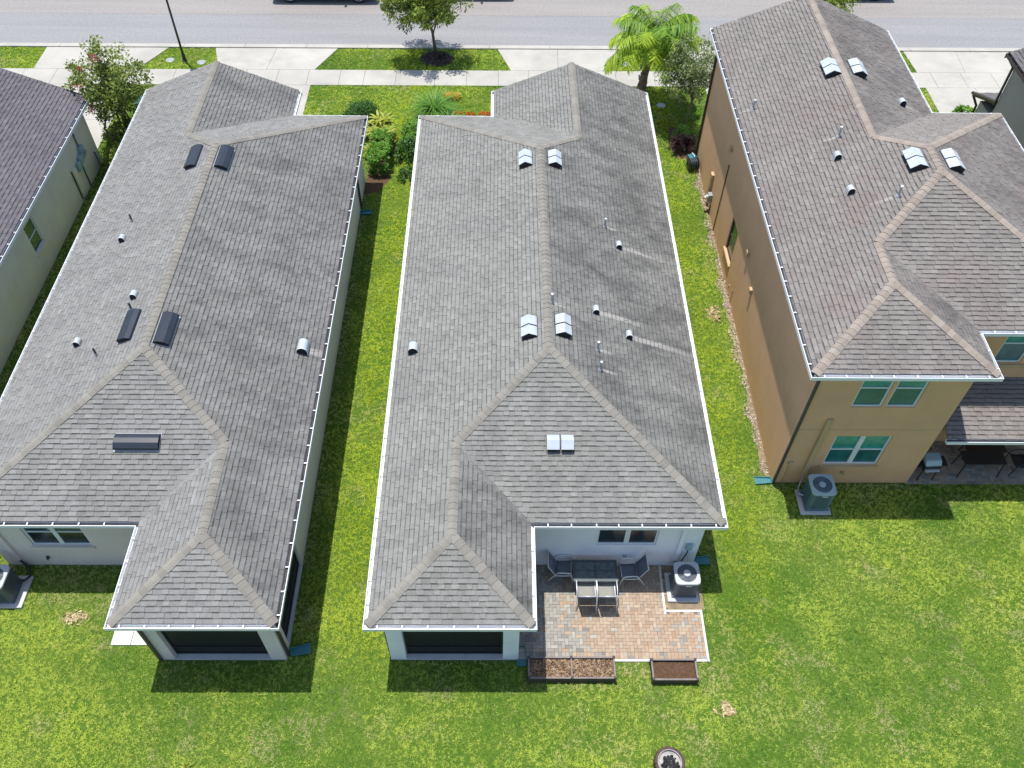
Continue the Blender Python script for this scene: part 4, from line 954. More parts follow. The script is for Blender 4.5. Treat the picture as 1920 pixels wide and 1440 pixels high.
def chips(nm, lab, x0,x1,y0,y1,z,n,mat,sz=(.035,.09),cat='mulch',fn=None):
    m = MB(); T = []; rd = random.Random(8)
    for i in range(n):
        x,y = rd.uniform(x0,x1),rd.uniform(y0,y1)
        if fn and not fn(x,y): continue
        l = rd.uniform(*sz); q = Matrix.Rotation(rd.uniform(0,6.28),4,'Z') @ Matrix.Rotation(rd.gauss(0,.4),4,'X') @ Matrix.Rotation(rd.gauss(0,.3),4,'Y')
        m.box((x,y,z+rd.uniform(0,.035)),(l,l*rd.uniform(.25,.45),.01),mat=q); T += [rd.random()]*6
    return tag(m.build(nm, mat, attr={'tone':T}), lab, cat, kind='stuff')
MT['chips'] = leaf_mat('wood_chips', (.07,.04,.022), (.36,.24,.14), .0)
MT['chips_dk'] = leaf_mat('dark_mulch', (.022,.014,.012), (.09,.055,.045), .0)
MT['gravel'] = leaf_mat('pale_gravel', (.20,.15,.10), (.50,.42,.32), .0)
chips('gravel','pale gravel and dry clippings along the foot of the tan house wall',7.9,8.43,15.0,31.2,.0,5200,MT['gravel'],(.03,.09),'gravel',fn=lambda x,y: x > 8.22+.1*math.sin(y*2.1)+.1*math.sin(y*5.3) and not (y > 30 and x < 8.35))
MT['straw'] = leaf_mat('dead_straw', (.24,.18,.08), (.50,.41,.22), .0)
for (cx,cy,rx,ry,n,lab) in ((5.89,7.7,.30,.25,300,'small clump of dead straw-coloured grass right of the short planter'),(-11.6,10.19,.45,.26,260,'bare tan patch of dead grass near the left air conditioner'),(7.75,21.9,.36,.5,300,'patch of dead straw grass beside the tan house wall')):
    chips('dead_grass',lab,cx-rx,cx+rx,cy-ry,cy+ry,.012,n,MT['straw'],(.05,.12),'dead grass',fn=lambda x,y: ((x-cx)/rx)**2+((y-cy)/ry)**2 < .5+.9*noise.noise((x*6,y*6,0)))
chips('wood_chips','pale brown wood chips filling the long raised planter',.83,3.03,8.45,8.94,.20,1500,MT['chips'])
# splash blocks
def splash(lab, x, y, rz, s=1.0):
    r = thing('splash_block', lab, 'splash block', (x,y,0), rz, 'teal splash blocks under downspouts'); m = MB(); L,W = .26*s,.13*s
    m.add([(-L,-W*.75,.02),(L,-W,.008),(L,W,.008),(-L,W*.75,.02),(-L,-W*.75,.03),(L,-W,.014),(L,W,.014),(-L,W*.75,.03)],[(3,2,1,0),(4,5,6,7),(0,1,5,4),(1,2,6,5),(2,3,7,6),(3,0,4,7)]); m.build('tray', MT['teal'], r)
    for sg in (-1,1):
        m = MB(); m.add([(-L,sg*W*.75-.012,.03),(L,sg*W-.012,.014),(L,sg*W+.012,.014),(-L,sg*W*.75+.012,.03),(-L,sg*W*.75-.012,.085),(L,sg*W-.012,.05),(L,sg*W+.012,.05),(-L,sg*W*.75+.012,.085)],[(3,2,1,0),(4,5,6,7),(0,1,5,4),(1,2,6,5),(2,3,7,6),(3,0,4,7)]); m.build('side_lip', MT['teal'], r)
    m = MB(); m.bb(-L-.012,-L+.012,-W*.8,W*.8,.02,.09); m.build('back_lip', MT['teal'], r)
    EX.append(rect(x-.22,x+.22,y-.2,y+.2))
splash('teal splash block between the middle porch column and the long planter',.62,9.1,-math.pi/2)
splash('teal splash block at the rear corner of the left screened porch',-5.3,9.26,.25)
splash('teal splash block behind the air conditioner by the patio',5.86,11.95,.1)
splash('teal splash block at the rear corner of the tan house',8.18,14.72,math.pi)
splash('teal splash block in the shaded side yard near the clipped hedge',-5.42,27.4,.2)
# fire pit
r = thing('fire_pit','round rusty fire pit ring with ash and charcoal on the lawn','fire pit',(4.24,6.33,0))
m = MB(); m.lathe([(.37,0),(.375,.24),(.36,.27),(.31,.27),(.295,.24),(.29,.03)],(0,0,0),36); m.build('ring', MT['rust'], r)
m = MB()
for k in range(26):
    a = 2*math.pi*k/26; m.box((.372*math.cos(a),.372*math.sin(a),.14),(.02,.035,.22),a)
m.build('ring_ribs', MT['rust'], r)
m = MB(); m.lathe([(.292,.262),(.30,.275),(.285,.275),(.28,.25)],(0,0,0),36); m.build('inner_rim', MT['ash'], r)
m = MB(); m.lathe([(.289,.2),(.22,.165),(.12,.15),(0,.15)],(0,0,0),36); m.build('ash_bed', MT['ash'], r)
m = MB(); rd = random.Random(2)
for k in range(90):
    a,rr = rd.uniform(0,6.28),.2*math.sqrt(rd.random()); q = Matrix.Rotation(rd.uniform(0,6),4,'Z') @ Matrix.Rotation(rd.uniform(-.8,.8),4,'X'); s = rd.uniform(.025,.055); m.box((rr*math.cos(a)+.02,rr*math.sin(a)-.04,.17+rd.random()*.05),(s*1.6,s,s),mat=q)
m.build('charcoal', MT['char'], r); EX.append(rect(3.9,4.6,5.98,6.7))
# hose reel by the tan house
r = thing('hose_reel','black garden hose reel standing against the tan house front corner','hose reel',(8.12,30.4,0),.2)
m = MB()
for sx in (-1,1): m.tube([(sx*.2,-.25,.0),(sx*.2,-.1,.45),(sx*.2,.1,.45),(sx*.2,.25,.0)],.018,8)
m.build('frame', MT['black_met'], r)
m = MB(); m.tube([(-.19,0,.33),(-.17,0,.33)],.25,20); m.tube([(.17,0,.33),(.19,0,.33)],.25,20); m.tube([(-.17,0,.33),(.17,0,.33)],.1,16); m.build('drum', MT['black_met'], r)
m = MB(); pts = []
for k in range(140): a = k*.55; rr = .13+.05*(k//46); pts.append((-.15+.3*((k%46)/46 if (k//46)%2 == 0 else 1-(k%46)/46), rr*math.cos(a), .33+rr*math.sin(a)))
m.tube(pts,.016,6); m.build('hose', MT['table_frame'], r, smooth=True)
m = MB(); m.tube([(.19,0,.33),(.27,0,.33),(.27,.12,.42)],.012,6); m.build('crank', MT['silver'], r)
r = thing('garden_tote','teal plastic tote beside the hose reel','tote',(8.2,30.95,0),.3)
m = MB(); m.box((0,0,.14),(.3,.4,.28),0,1.1); m.build('tub', MT['teal'], r, bevel=.02)
m = MB(); m.tube([(0,-.2,.28),(0,-.12,.4),(0,.12,.4),(0,.2,.28)],.012,6); m.build('handle', MT['white'], r)
# tan house patio furniture, dark in the shade
def dark_table(nm, lab, cat, x, y, w, d, h, mat, group=None):
    r = thing(nm, lab, cat, (x,y,.036), 0, group); m = MB(); m.bb(-w/2,w/2,-d/2,d/2,h-.04,h); m.build('top', mat, r, bevel=.008)
    for sx in (-1,1):
        for sy in (-1,1):
            m = MB(); m.tube([(sx*(w/2-.06),sy*(d/2-.05),h-.041),(sx*(w/2-.02),sy*(d/2-.01),0)],.022,8); m.build('leg', mat, r)
    m = MB(); m.tube([(-w/2+.06,0,h-.08),(w/2-.06,0,h-.08)],.015,6); m.build('stretcher', mat, r); return r
dark_table('dining_table','black metal dining table on the shaded patio of the tan house','table',14.93,15.12,1.3,.5,.72,MT['black_met'])
dark_table('bench','black bench behind the dining table under the lean-to roof','bench',15.3,15.72,1.25,.36,.46,MT['black_met'])
sling_chair('black chair at the far table end on the shaded patio of the tan house',(16.25,15.2,.036),math.pi/2,MT['black_met'],MT['black_met'])['group'] = 'black patio furniture'
r = thing('gas_grill','black gas grill with grey lid beside the tan house wall','grill',(13.22,14.95,.036),.05)
m = MB(); m.bb(-.26,.26,-.22,.22,.55,.78); m.build('firebox', MT['black_met'], r, bevel=.02)
m = MB(); V = [(-.26,-.22,.781),(.26,-.22,.781),(.26,.22,.781),(-.26,.22,.781),(-.24,-.12,.95),(.24,-.12,.95),(.24,.18,.99),(-.24,.18,.99)]; m.add(V, [(3,2,1,0),(4,5,6,7),(0,1,5,4),(1,2,6,5),(2,3,7,6),(3,0,4,7)]); m.build('lid', MT['ac_top2'], r, bevel=.03)
m = MB(); m.bb(-.22,.22,-.30,-.225,.60,.64); m.build('front_shelf', MT['silver'], r)
for sx in (-1,1):
    for sy in (-1,1): m = MB(); m.tube([(sx*.22,sy*.18,.55),(sx*.25,sy*.2,0)],.018,8); m.build('leg', MT['black_met'], r)
    m = MB(); m.bb(sx*.37-.1,sx*.37+.1,-.18,.18,.73,.755); m.build('side_shelf', MT['black_met'], r)
# utility covers in the verges
for i,(x,y,lab) in enumerate(((-15.97,38.64,'round grey meter cover in the verge left of the lamp post'),(-14.43,38.48,'round grey meter cover in the verge right of the lamp post'),(6.08,38.68,'round grey meter cover in the verge beside the palm'),(7.35,35.2,'pale round irrigation cover in the grass near the small tree'))):
    m = MB(); m.lathe([(0,.03),(.14,.03),(.15,.024),(.19,.03),(.21,.02),(.21,0)],(x,y,0),20); tag(m.build('utility_cover', MT['elec_lt']), lab, 'utility cover', 'utility covers in the grass'); EX.append(rect(x-.22,x+.22,y-.22,y+.22))
# street lamp
r = thing('street_lamp','tall slim black street lamp post in the grass verge','street lamp',(-15.24,38.56,0))
m = MB(); m.lathe([(.13,0),(.13,.04),(.09,.08),(.075,.35),(.06,.4)],(0,0,0),16); m.build('base', MT['black_met'], r)
m = MB(); m.tube([(0,0,.38),(0,0,2.5),(0,0,4.4)],[.055,.05,.04],12); m.build('pole', MT['black_met'], r, smooth=True)
m = MB(); m.lathe([(.05,4.4),(.12,4.46),(.13,4.5),(.17,4.9),(.19,4.93),(.05,5.1),(0,5.15)],(0,0,0),8); m.build('lantern', MT['black_met'], r)
m = MB(); m.lathe([(.11,4.5),(.155,4.88)],(0,0,0),8); m.build('lamp_pane', MT['lamp_glass'], r)
# parked cars on the far side of the street
def car(lab, x, y, L, paint, face=1, W=1.85, Hh=1.7, wb=None):
    r = thing('parked_car', lab, 'car', (x,y,.006), math.atan(SK)+(0 if face > 0 else math.pi), 'cars parked across the street'); wb = wb or L*.6; wr = .36
    lo = [(-L/2,.42),(-L/2+.04,.85),(-L/2+.3,.98),(L/2-1.35,1.02),(L/2-.25,.88),(L/2-.02,.72),(L/2,.42)]
    def loft(m, secs):
        n = len(secs[0]); V = [v for s in secs for v in s]
        Fc = [(k*n+i,k*n+(i+1)%n,(k+1)*n+(i+1)%n,(k+1)*n+i) for k in range(len(secs)-1) for i in range(n)]
        Fc += [tuple(range(n-1,-1,-1)), tuple((len(secs)-1)*n+i for i in range(n))]; m.add(V, Fc)
    m = MB(); secs = []
    prof = lo+[(L/2-.1,.26),(-L/2+.1,.26)]
    # cut wheel arches along the sill
    arch = []
    for cx in (wb/2,-wb/2):
        arch += [(cx+.42*math.cos(a),.36+.42*math.sin(a)) for a in [math.pi*k/8 for k in range(9)]]
    prof = lo+[(L/2-.1,.27)]+[(px_,max(.27,pz)) for px_,pz in arch]+[(-L/2+.1,.27)]
    for (s,ins) in ((-1,.06),(-.93,.0),(.93,.0),(1,.06)):
        secs.append([(p[0]*(1-ins*.12),s*W/2,p[1]-(ins*.4 if p[1] > .7 else 0)) for p in prof])
    loft(m, secs); m.build('body', paint, r, bevel=.0)
    m = MB(); cab = [(-L/2+.12,.98),(-L/2+.35,Hh-.1),(-L/2+.6,Hh),(L/2-2.3,Hh-.02),(L/2-1.35,1.0)]
    secs = [[(p[0],s*(W/2-.06-(.14 if p[1] > 1.2 else 0)),p[1]) for p in cab] for s in (-1,1)]; loft(m, secs); m.build('cabin', paint, r)
    for s in (-1,1):
        yy = W/2-.12
        for (a,b) in ((-L/2+.55,-.35),(-.25,L/2-2.0)):
            m = MB(); V = [(a,s*(yy+.055),1.06),(b+(.3 if b > 0 else 0),s*(yy+.055),1.06),(b,s*(yy-.055),Hh-.16),(a+.12,s*(yy-.055),Hh-.16)]; V += [(v[0],v[1]-s*.03,v[2]) for v in V]
            m.add(V, [(0,1,2,3),(7,6,5,4),(0,4,5,1),(1,5,6,2),(2,6,7,3),(3,7,4,0)]); m.build('side_window', MT['carglass'], r)
        m = MB(); m.bb(-L/2+.9,L/2-1.1,s*W/2-.03,s*W/2+.03,.27,.33); m.build('running_board', MT['silver'], r)
        for a in (-.6,.55): m = MB(); m.bb(a-.09,a+.09,s*W/2-.01,s*W/2+.03,.86,.89); m.build('door_handle', MT['silver'], r)
        m = MB(); m.box((L/2-1.75,s*(W/2+.1),1.08),(.12,.2,.15)); m.build('mirror', paint, r, bevel=.02)
        m = MB(); m.box((L/2-.08,s*(W/2-.3),.76),(.14,.36,.14)); m.build('headlight', MT['lamp_glass'], r, bevel=.02)
        m = MB(); m.box((-L/2+.03,s*(W/2-.16),.85),(.08,.2,.22)); m.build('tail_light', MT['red_lens'], r, bevel=.02)
        for cx in (wb/2,-wb/2):
            m = MB(); yo = s*(W/2-.02)
            ring = [(-.11,.24),(-.11,wr-.03),(-.08,wr),(.08,wr),(.11,wr-.03),(.11,.24)]
            V = []; Fc = []; n = 28; k = len(ring)
            for i in range(n):
                a = 2*math.pi*i/n
                for (dy,rr) in ring: V.append((cx+rr*math.cos(a),yo-s*.1+dy,wr+rr*math.sin(a)))
            for i in range(n):
                for j in range(k): Fc.append((i*k+j,((i+1)%n)*k+j,((i+1)%n)*k+(j+1)%k,i*k+(j+1)%k))
            m.add(V, Fc); wq = m.build('wheel', MT['rubber'], r, smooth=True)
            m = MB()
            for q in range(5):
                a = 2*math.pi*q/5+.3; c_ = Vector((cx+.12*math.cos(a),yo-s*.02,wr+.12*math.sin(a))); m.box(c_,(.24,.035,.05),mat=Matrix.Rotation(-a,4,'Y'))
            m.tube([(cx,yo-s*.06,wr),(cx,yo,wr)],.06,14); m.tube([(cx+.235*math.cos(t_),yo-s*.02,wr+.235*math.sin(t_)) for t_ in [2*math.pi*i/24 for i in range(25)]],.018,6)
            m.build('rim', MT['rim'], wq)
    m = MB(); m.bb(-L/2-.03,-L/2+.1,-W/2+.12,W/2-.12,.4,.6); m.bb(L/2-.1,L/2+.03,-W/2+.12,W/2-.12,.36,.56); m.build('bumper', MT['black_met'], r, bevel=.02)
    V = [(L/2-1.42,-W/2+.2,1.08),(L/2-1.42,W/2-.2,1.08),(L/2-2.22,W/2-.28,Hh-.1),(L/2-2.22,-W/2+.28,Hh-.1)]; V += [(v[0]+.03,v[1],v[2]+.03) for v in V]
    m = MB(); m.add(V, [(3,2,1,0),(4,5,6,7),(0,1,5,4),(1,2,6,5),(2,3,7,6),(3,0,4,7)]); m.build('windscreen', MT['carglass'], r); return r
car('dark blue vehicle with alloy wheels parked across the street, left of the street tree', -9.3, 45.28, 5.5, MT['carpaint'], 1, 1.95, 1.85, 3.6)
car('black car parked across the street behind the street tree', -1.75, 45.75, 4.6, MT['carpaint2'], 1, 1.85, 1.5, 2.75)
car('dark car parked across the street beyond the tan house roof', 18.6, 46.1, 4.6, MT['carpaint2'], -1, 1.85, 1.5, 2.75)

# ================================================================== planting
def quad_leaf(V, F, T, c, ax, nrm, l, w, tone):
    ax = ax.normalized(); sd = ax.cross(nrm)
    if sd.length < 1e-4: sd = ax.cross(Vector((.3,.5,.8)))
    sd.normalize(); b = len(V)
    V += [tuple(c-ax*l*.5), tuple(c+sd*w*.5), tuple(c+ax*l*.5), tuple(c-sd*w*.5)]; F.append((b,b+1,b+2,b+3)); T.append(tone)
def rvec(rd): 
    while True:
        v = Vector((rd.uniform(-1,1),rd.uniform(-1,1),rd.uniform(-1,1)))
        if .05 < v.length < 1: return v.normalized()
def foliage(nm, mat, parent, clumps, per, size, rd, droop=0.0, asp=.5, up=.4):
    V = []; F = []; T = []
    for (c, rad, tn) in clumps:
        c = Vector(c)
        for k in range(per):
            d = rvec(rd); p = c+Vector((d.x*rad[0],d.y*rad[1],d.z*rad[2]))*(rd.random()**.45)
            ax = (d+rvec(rd)*.8+Vector((0,0,-droop))); nn = rvec(rd)+Vector((0,0,up*2)); s = size*rd.uniform(.65,1.35)
            quad_leaf(V, F, T, p, ax, nn, s, s*asp, min(1,max(0,tn+rd.gauss(0,.18))))
    m = MB(); m.v = V; m.f = F; return m.build(nm, mat, parent, attr={'tone':T})
def tree(nm, lab, loc, th, lean, crown_c, crown_r, nlimb, nclump, per, leaf, mat, seed, tr=.07, bark=None, droop=.3, group=None, low=.2, cl=.5, flat=1.0, asp=.5, trunks=1):
    rd = random.Random(seed); r = thing(nm, lab, 'tree', loc, 0, group); bark = bark or MT['bark']
    m = MB(); top = Vector((lean[0],lean[1],th)); cc = Vector(crown_c); clumps = []
    for q in range(trunks):
        off = Vector((rd.uniform(-.06,.06)*trunks*(trunks > 1),rd.uniform(-.06,.06)*trunks*(trunks > 1),0)); tq = top+off*4
        mid = tq*.5+Vector((rd.uniform(-.05,.05),rd.uniform(-.05,.05),0)); m.tube([off,off+mid,tq,cc*.5+tq*.5,cc+Vector((0,0,crown_r[2]*.6))],[tr*1.25,tr,tr*.85,tr*.6,tr*.15],10)
    m.build('trunk', bark, r, smooth=True)
    lm = MB(); ends = []
    for k in range(nlimb):
        d = rvec(rd); d.z = d.z*.7+.15; e = cc+Vector((d.x*crown_r[0],d.y*crown_r[1],d.z*crown_r[2]))*rd.uniform(.7,.98)
        s = top.lerp(cc,rd.uniform(-.1,.8)); md = s.lerp(e,.5)+Vector((0,0,.12*crown_r[2])); lm.tube([s,md,e],[tr*.45,tr*.3,tr*.08],6); ends += [e,md]
    lm.build('limbs', bark, r, smooth=True)
    for k in range(nclump):
        if k < len(ends): c = ends[k]
        else:
            d = rvec(rd); rr = rd.random()**.4; c = cc+Vector((d.x*crown_r[0],d.y*crown_r[1],d.z*crown_r[2]))*rr
        if c.z < low: c.z = low+.1
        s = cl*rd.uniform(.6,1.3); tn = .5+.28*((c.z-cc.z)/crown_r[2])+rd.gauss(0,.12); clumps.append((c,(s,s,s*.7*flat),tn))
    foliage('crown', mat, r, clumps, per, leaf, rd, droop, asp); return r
def bush(nm, lab, loc, rx, ry, h, n, per, leaf, mat, seed, cat='shrub', group=None, asp=.5, droop=.1):
    rd = random.Random(seed); r = thing(nm, lab, cat, loc, rd.uniform(0,6), group); clumps = []
    m = MB()
    for k in range(6):
        a = rd.uniform(0,6.28); m.tube([(0,0,0),(rx*.3*math.cos(a),ry*.3*math.sin(a),h*.4),(rx*.6*math.cos(a),ry*.6*math.sin(a),h*.75)],[.02,.014,.006],5)
    m.build('stems', MT['bark'], r)
    for k in range(n):
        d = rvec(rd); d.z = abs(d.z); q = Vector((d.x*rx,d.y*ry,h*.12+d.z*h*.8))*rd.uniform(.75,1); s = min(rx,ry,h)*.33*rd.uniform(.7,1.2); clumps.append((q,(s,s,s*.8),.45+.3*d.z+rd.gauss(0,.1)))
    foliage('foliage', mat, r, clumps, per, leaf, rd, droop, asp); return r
def strap_leaf(V, F, T, base, az, elev, L, w, droop, tone, seg=5):
    b = len(V); p = Vector(base); h = Vector((math.cos(az),math.sin(az),0)); sd = Vector((-math.sin(az),math.cos(az),0)); e = elev
    for k in range(seg+1):
        u = k/seg; ww = w*(math.sin(math.pi*min(1,.12+.88*u))**.7 if u < 1 else .05); V += [tuple(p-sd*ww/2), tuple(p+sd*ww/2)]
        p = p+(h*math.cos(e)+Vector((0,0,1))*math.sin(e))*(L/seg); e -= droop/seg
    for k in range(seg): F.append((b+2*k,b+2*k+1,b+2*k+3,b+2*k+2)); T.append(min(1,max(0,tone)))
def strap_plant(nm, lab, loc, n, L, w, droop, mat, seed, heads=1, spread=.0, cat='plant', hgt=.0, emin=.3, emax=1.45, group=None):
    rd = random.Random(seed); r = thing(nm, lab, cat, loc, 0, group); V = []; F = []; T = []; m = MB()
    for q in range(heads):
        a = rd.uniform(0,6.28); rr = spread*math.sqrt(rd.random()); z = hgt*rd.uniform(.6,1.0); bx,by = rr*math.cos(a),rr*math.sin(a); m.tube([(bx*.4,by*.4,0),(bx,by,max(z,.05))],[.025,.018],6)
        for k in range(n): strap_leaf(V,F,T,(bx,by,z),rd.uniform(0,6.28),rd.uniform(emin,emax),L*rd.uniform(.7,1.15),w,droop*rd.uniform(.7,1.3),.5+rd.gauss(0,.22))
    m.build('stems', MT['bark'], r); o = MB(); o.v = V; o.f = F; o.build('leaves', mat, r, attr={'tone':T}); return r
LM = {}
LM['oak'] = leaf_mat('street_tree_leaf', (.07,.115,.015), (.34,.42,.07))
LM['palm'] = leaf_mat('palm_leaf', (.06,.21,.02), (.50,.64,.06), .45)
LM['myrtle'] = leaf_mat('myrtle_leaf', (.045,.09,.015), (.30,.36,.07))
LM['olive'] = leaf_mat('olive_leaf', (.05,.09,.025), (.30,.36,.15))
LM['dark'] = leaf_mat('dark_bush_leaf', (.018,.065,.012), (.085,.20,.04))
LM['green'] = leaf_mat('green_leaf', (.04,.14,.015), (.24,.46,.07))
LM['lime'] = leaf_mat('lime_leaf', (.14,.20,.02), (.50,.52,.07), .4)
LM['red'] = leaf_mat('dark_red_leaf', (.02,.008,.01), (.10,.035,.045))
LM['orange'] = leaf_mat('orange_flower', (.45,.10,.01), (.65,.22,.02))
LM['pink'] = leaf_mat('pink_flower', (.45,.05,.09), (.65,.20,.22))
LM['yellow'] = leaf_mat('yellow_flower', (.40,.26,.02), (.55,.38,.05))
LM['fount'] = leaf_mat('fountain_grass_leaf', (.04,.15,.018), (.24,.46,.07))
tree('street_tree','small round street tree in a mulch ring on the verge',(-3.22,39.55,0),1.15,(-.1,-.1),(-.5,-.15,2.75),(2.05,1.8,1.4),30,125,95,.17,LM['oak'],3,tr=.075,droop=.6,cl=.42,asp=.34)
m = MB(); rr = []
for k in range(28): a = 2*math.pi*k/28; rr.append((-3.16+(.78+.05*math.sin(5*a))*math.cos(a),38.98+(.66+.05*math.cos(3*a))*math.sin(a)))
m.add([(p[0],p[1],.012) for p in rr], [tuple(range(28))]); tag(m.build('mulch_bed', MT['soil']),'dark round mulch bed under the street tree','mulch bed'); EX.append(rr)
chips('mulch','dark wood mulch ringed around the street tree trunk',-4,-2.3,38.2,39.7,.02,1600,MT['chips_dk'],(.05,.13),fn=lambda x,y: ((x+3.16)/.8)**2+((y-38.98)/.68)**2 < 1)
strap_plant('bromeliad','small red leafed plant in the street tree mulch bed',(-2.85,39.25,.01),16,.28,.04,.6,LM['red'],5,heads=3,spread=.25)
# queen palm
rd = random.Random(12); r = thing('palm_tree','bright green feathery palm in front of the middle garage','tree',(6.34,35.2,0))
m = MB(); m.tube([(0,0,0),(.02,0,.35),(.0,0,.8),(.04,0,1.5),(.16,.02,2.2),(.3,.02,2.85)],[.17,.2,.22,.17,.12,.09],14); m.build('trunk', MT['bark_palm'], r, smooth=True)
m = MB()
for k in range(34):
    z = .25+k*.072; a = k*2.4; rr = .2 if z < 1.2 else .2-.06*(z-1.2); m.box((rr*math.cos(a),rr*math.sin(a),z),(.05,.1,.09),a)
m.build('leaf_scars', MT['bark_palm'], r)
for k in range(27):
    az = k*2.39996; el = 1.5-1.1*(k/26)**1.1; L = rd.uniform(2.2,2.7); e = el; p = Vector((.3,.02,2.8)); pts = [p.copy()]; h = Vector((math.cos(az),math.sin(az),0))
    for q in range(14): p = p+(h*math.cos(e)+Vector((0,0,math.sin(e))))*(L/14); e -= (2.0+.5*rd.random())/14*(.35+1.1*q/14); pts.append(p.copy())
    m = MB(); m.tube(pts,[.03-.0019*i for i in range(15)],5); fr = m.build('frond', LM['palm'], r, attr={'tone':[.5]*(14*5+2)})
    V = []; F = []; T = []
    for q in range(1,14):
        for z in range(6):
            c = pts[q].lerp(pts[q+1],z/6); d = (pts[q+1]-pts[q]).normalized(); sd = d.cross(Vector((0,0,1))).normalized()
            for s in (-1,1):
                l = .82*math.sin(math.pi*(.12+.8*(q+z/6)/14))**.7*rd.uniform(.8,1.15); ax = (sd*s+d*.45+Vector((0,0,-.3-1.1*rd.random()))+rvec(rd)*.25).normalized(); b = len(V); w_ = Vector((0,0,1)).cross(ax); w_ = (w_.normalized() if w_.length > 1e-3 else d)*.017
                mid = c+ax*l*.5; tip = c+ax*l+Vector((0,0,-.12*l)); V += [tuple(c-w_),tuple(c+w_),tuple(mid+w_*1.3),tuple(mid-w_*1.3),tuple(tip)]; F += [(b,b+1,b+2,b+3),(b+3,b+2,b+4)]; tn = .42-.15*(k < 6)+.4*(q/14)*(k > 5)+rd.gauss(0,.22); T += [min(1,max(0,tn))]*2
    o = MB(); o.v = V; o.f = F; o.build('leaflets', LM['palm'], fr, attr={'tone':T})
tree('crape_myrtle','airy flowering tree with pink blooms between the two left roofs',(-15.95,31.95,0),1.0,(.05,.05),(-.05,.0,2.7),(1.6,1.4,2.0),34,165,55,.13,LM['myrtle'],8,tr=.05,droop=.1,cl=.38,low=.35,trunks=4,asp=.55)
for i,(x,y,z) in enumerate(((-16.15,31.6,4.25),(-16.75,31.4,3.6),(-17.2,31.5,3.2),(-16.55,31.3,1.6))):
    pass
rd = random.Random(5); o = bpy.data.objects
fl = [q for q in bpy.data.objects if q.name.startswith('crape_myrtle')][0]
stuff(foliage('blossoms', LM['pink'], fl, [((-.1,-.3,4.15),(.16,.14,.2),.5),((-.75,-.45,3.75),(.1,.1,.12),.6),((-1.2,-.3,2.95),(.35,.2,.14),.6),((-.75,-.7,2.2),(.2,.15,.2),.8)], 60, .08, rd, 0, .7))
tree('small_tree','slender small-leaved tree in front of the tan house corner',(8.15,33.0,0),1.6,(.05,.05),(-.15,.1,3.1),(1.25,1.2,1.6),26,120,70,.10,LM['olive'],9,tr=.035,droop=.1,cl=.36,asp=.5)
bush('shrub','round dark green clipped shrub on the front lawn by the left house',(-6.15,33.6,0),.85,.8,.95,70,60,.09,LM['dark'],21)
strap_plant('fountain_grass','arching green fountain grass clump on the middle front lawn',(-3.0,34.2,0),520,1.5,.028,1.7,LM['fount'],22,heads=1,emin=.5,emax=1.5)
strap_plant('fountain_grass','smaller fountain grass clump beside the front entry bed',(-2.35,33.1,0),320,1.1,.026,1.6,LM['fount'],28,heads=1,emin=.4,emax=1.5)
strap_plant('yellow_daylily','low yellow flowering plant right of the fountain grass',(-2.3,35.7,0),26,.35,.035,1.2,LM['yellow'],23,heads=7,spread=.3,emin=.7)
bush('shrub','leafy green shrub at the front left corner of the middle house',(-3.75,32.7,0),.6,.6,.8,40,40,.12,LM['green'],24)
bush('shrub','dark leafy shrub under the front left eave of the middle house',(-3.85,31.3,0),.55,.85,.85,44,40,.11,LM['dark'],25)
bush('shrub','small dark shrub beside the left eave, behind the corner shrub',(-3.7,29.6,0),.45,.6,.6,26,36,.10,LM['dark'],26)
bush('shrub','shrub with white blooms close to the middle house front corner',(-3.95,32.05,0),.4,.35,.6,22,36,.10,LM['green'],27)
strap_plant('croton','lime-yellow strap-leaved plant between the left house and the hedge',(-5.35,32.15,0),22,.55,.11,1.3,LM['lime'],31,heads=8,spread=.75,hgt=.75,emin=.1,emax=1.2)
strap_plant('croton','yellow-green strap-leaved plant half under the left eave',(-5.5,30.9,0),18,.45,.07,1.2,LM['lime'],32,heads=4,spread=.35,hgt=.5,emin=.1,emax=1.2)
m = MB(); m.add([(20.3,33.6,.05),(21.95,33.6,.05),(21.95,34.65,.05),(20.3,34.65,.05)],[(0,1,2,3)]); struct(m.build('planting_bed_far_east', MT['soil']))
bush('shrub','dark green shrub between the sage house wall and the flowering tree',(-16.65,32.1,0),.5,.6,.8,34,42,.10,LM['myrtle'],66)
r = thing('hedge','boxy bright green hedge beside the left house','hedge',(-5.1,30.75,0)); rd = random.Random(41); cl = []
for k in range(130):
    x,y,z = rd.uniform(-.36,.36),rd.uniform(-.95,.95),rd.uniform(.1,.95)
    a = rd.randrange(5)
    if a == 0: x = .36
    elif a == 1: x = -.36
    elif a == 2: y = -.95
    elif a >= 3: z = .95
    cl.append(((x,y,z),(.13,.13,.1),.3+.5*z+rd.gauss(0,.08)))
foliage('foliage', LM['green'], r, cl, 42, .085, rd, .0, .6); m = MB()
for k in range(7): m.tube([(0,-.8+.27*k,0),(.05,-.8+.27*k,.7)],[.02,.01],5)
m.build('stems', MT['bark'], r)
m = MB(); Q = [(-5.62,28.6),(-5.0,28.7),(-4.65,29.6),(-4.6,31.8),(-4.75,32.9),(-5.62,33.1)]; m.add([(p[0],p[1],.009) for p in Q],[tuple(range(6))]); struct(m.build('planting_bed', MT['soil'])); EX.append(Q)
m = MB(); Q = [(7.55,31.2),(8.46,31.0),(8.46,33.4),(7.5,33.5),(7.35,32.4)]; m.add([(p[0],p[1],.009) for p in Q],[tuple(range(5))]); struct(m.build('planting_bed_east', MT['soil'])); EX.append(Q)
r = thing('flower_border','row of orange-red flowers along the middle house front','flowers',(-1.35,33.75,0)); rd = random.Random(51)
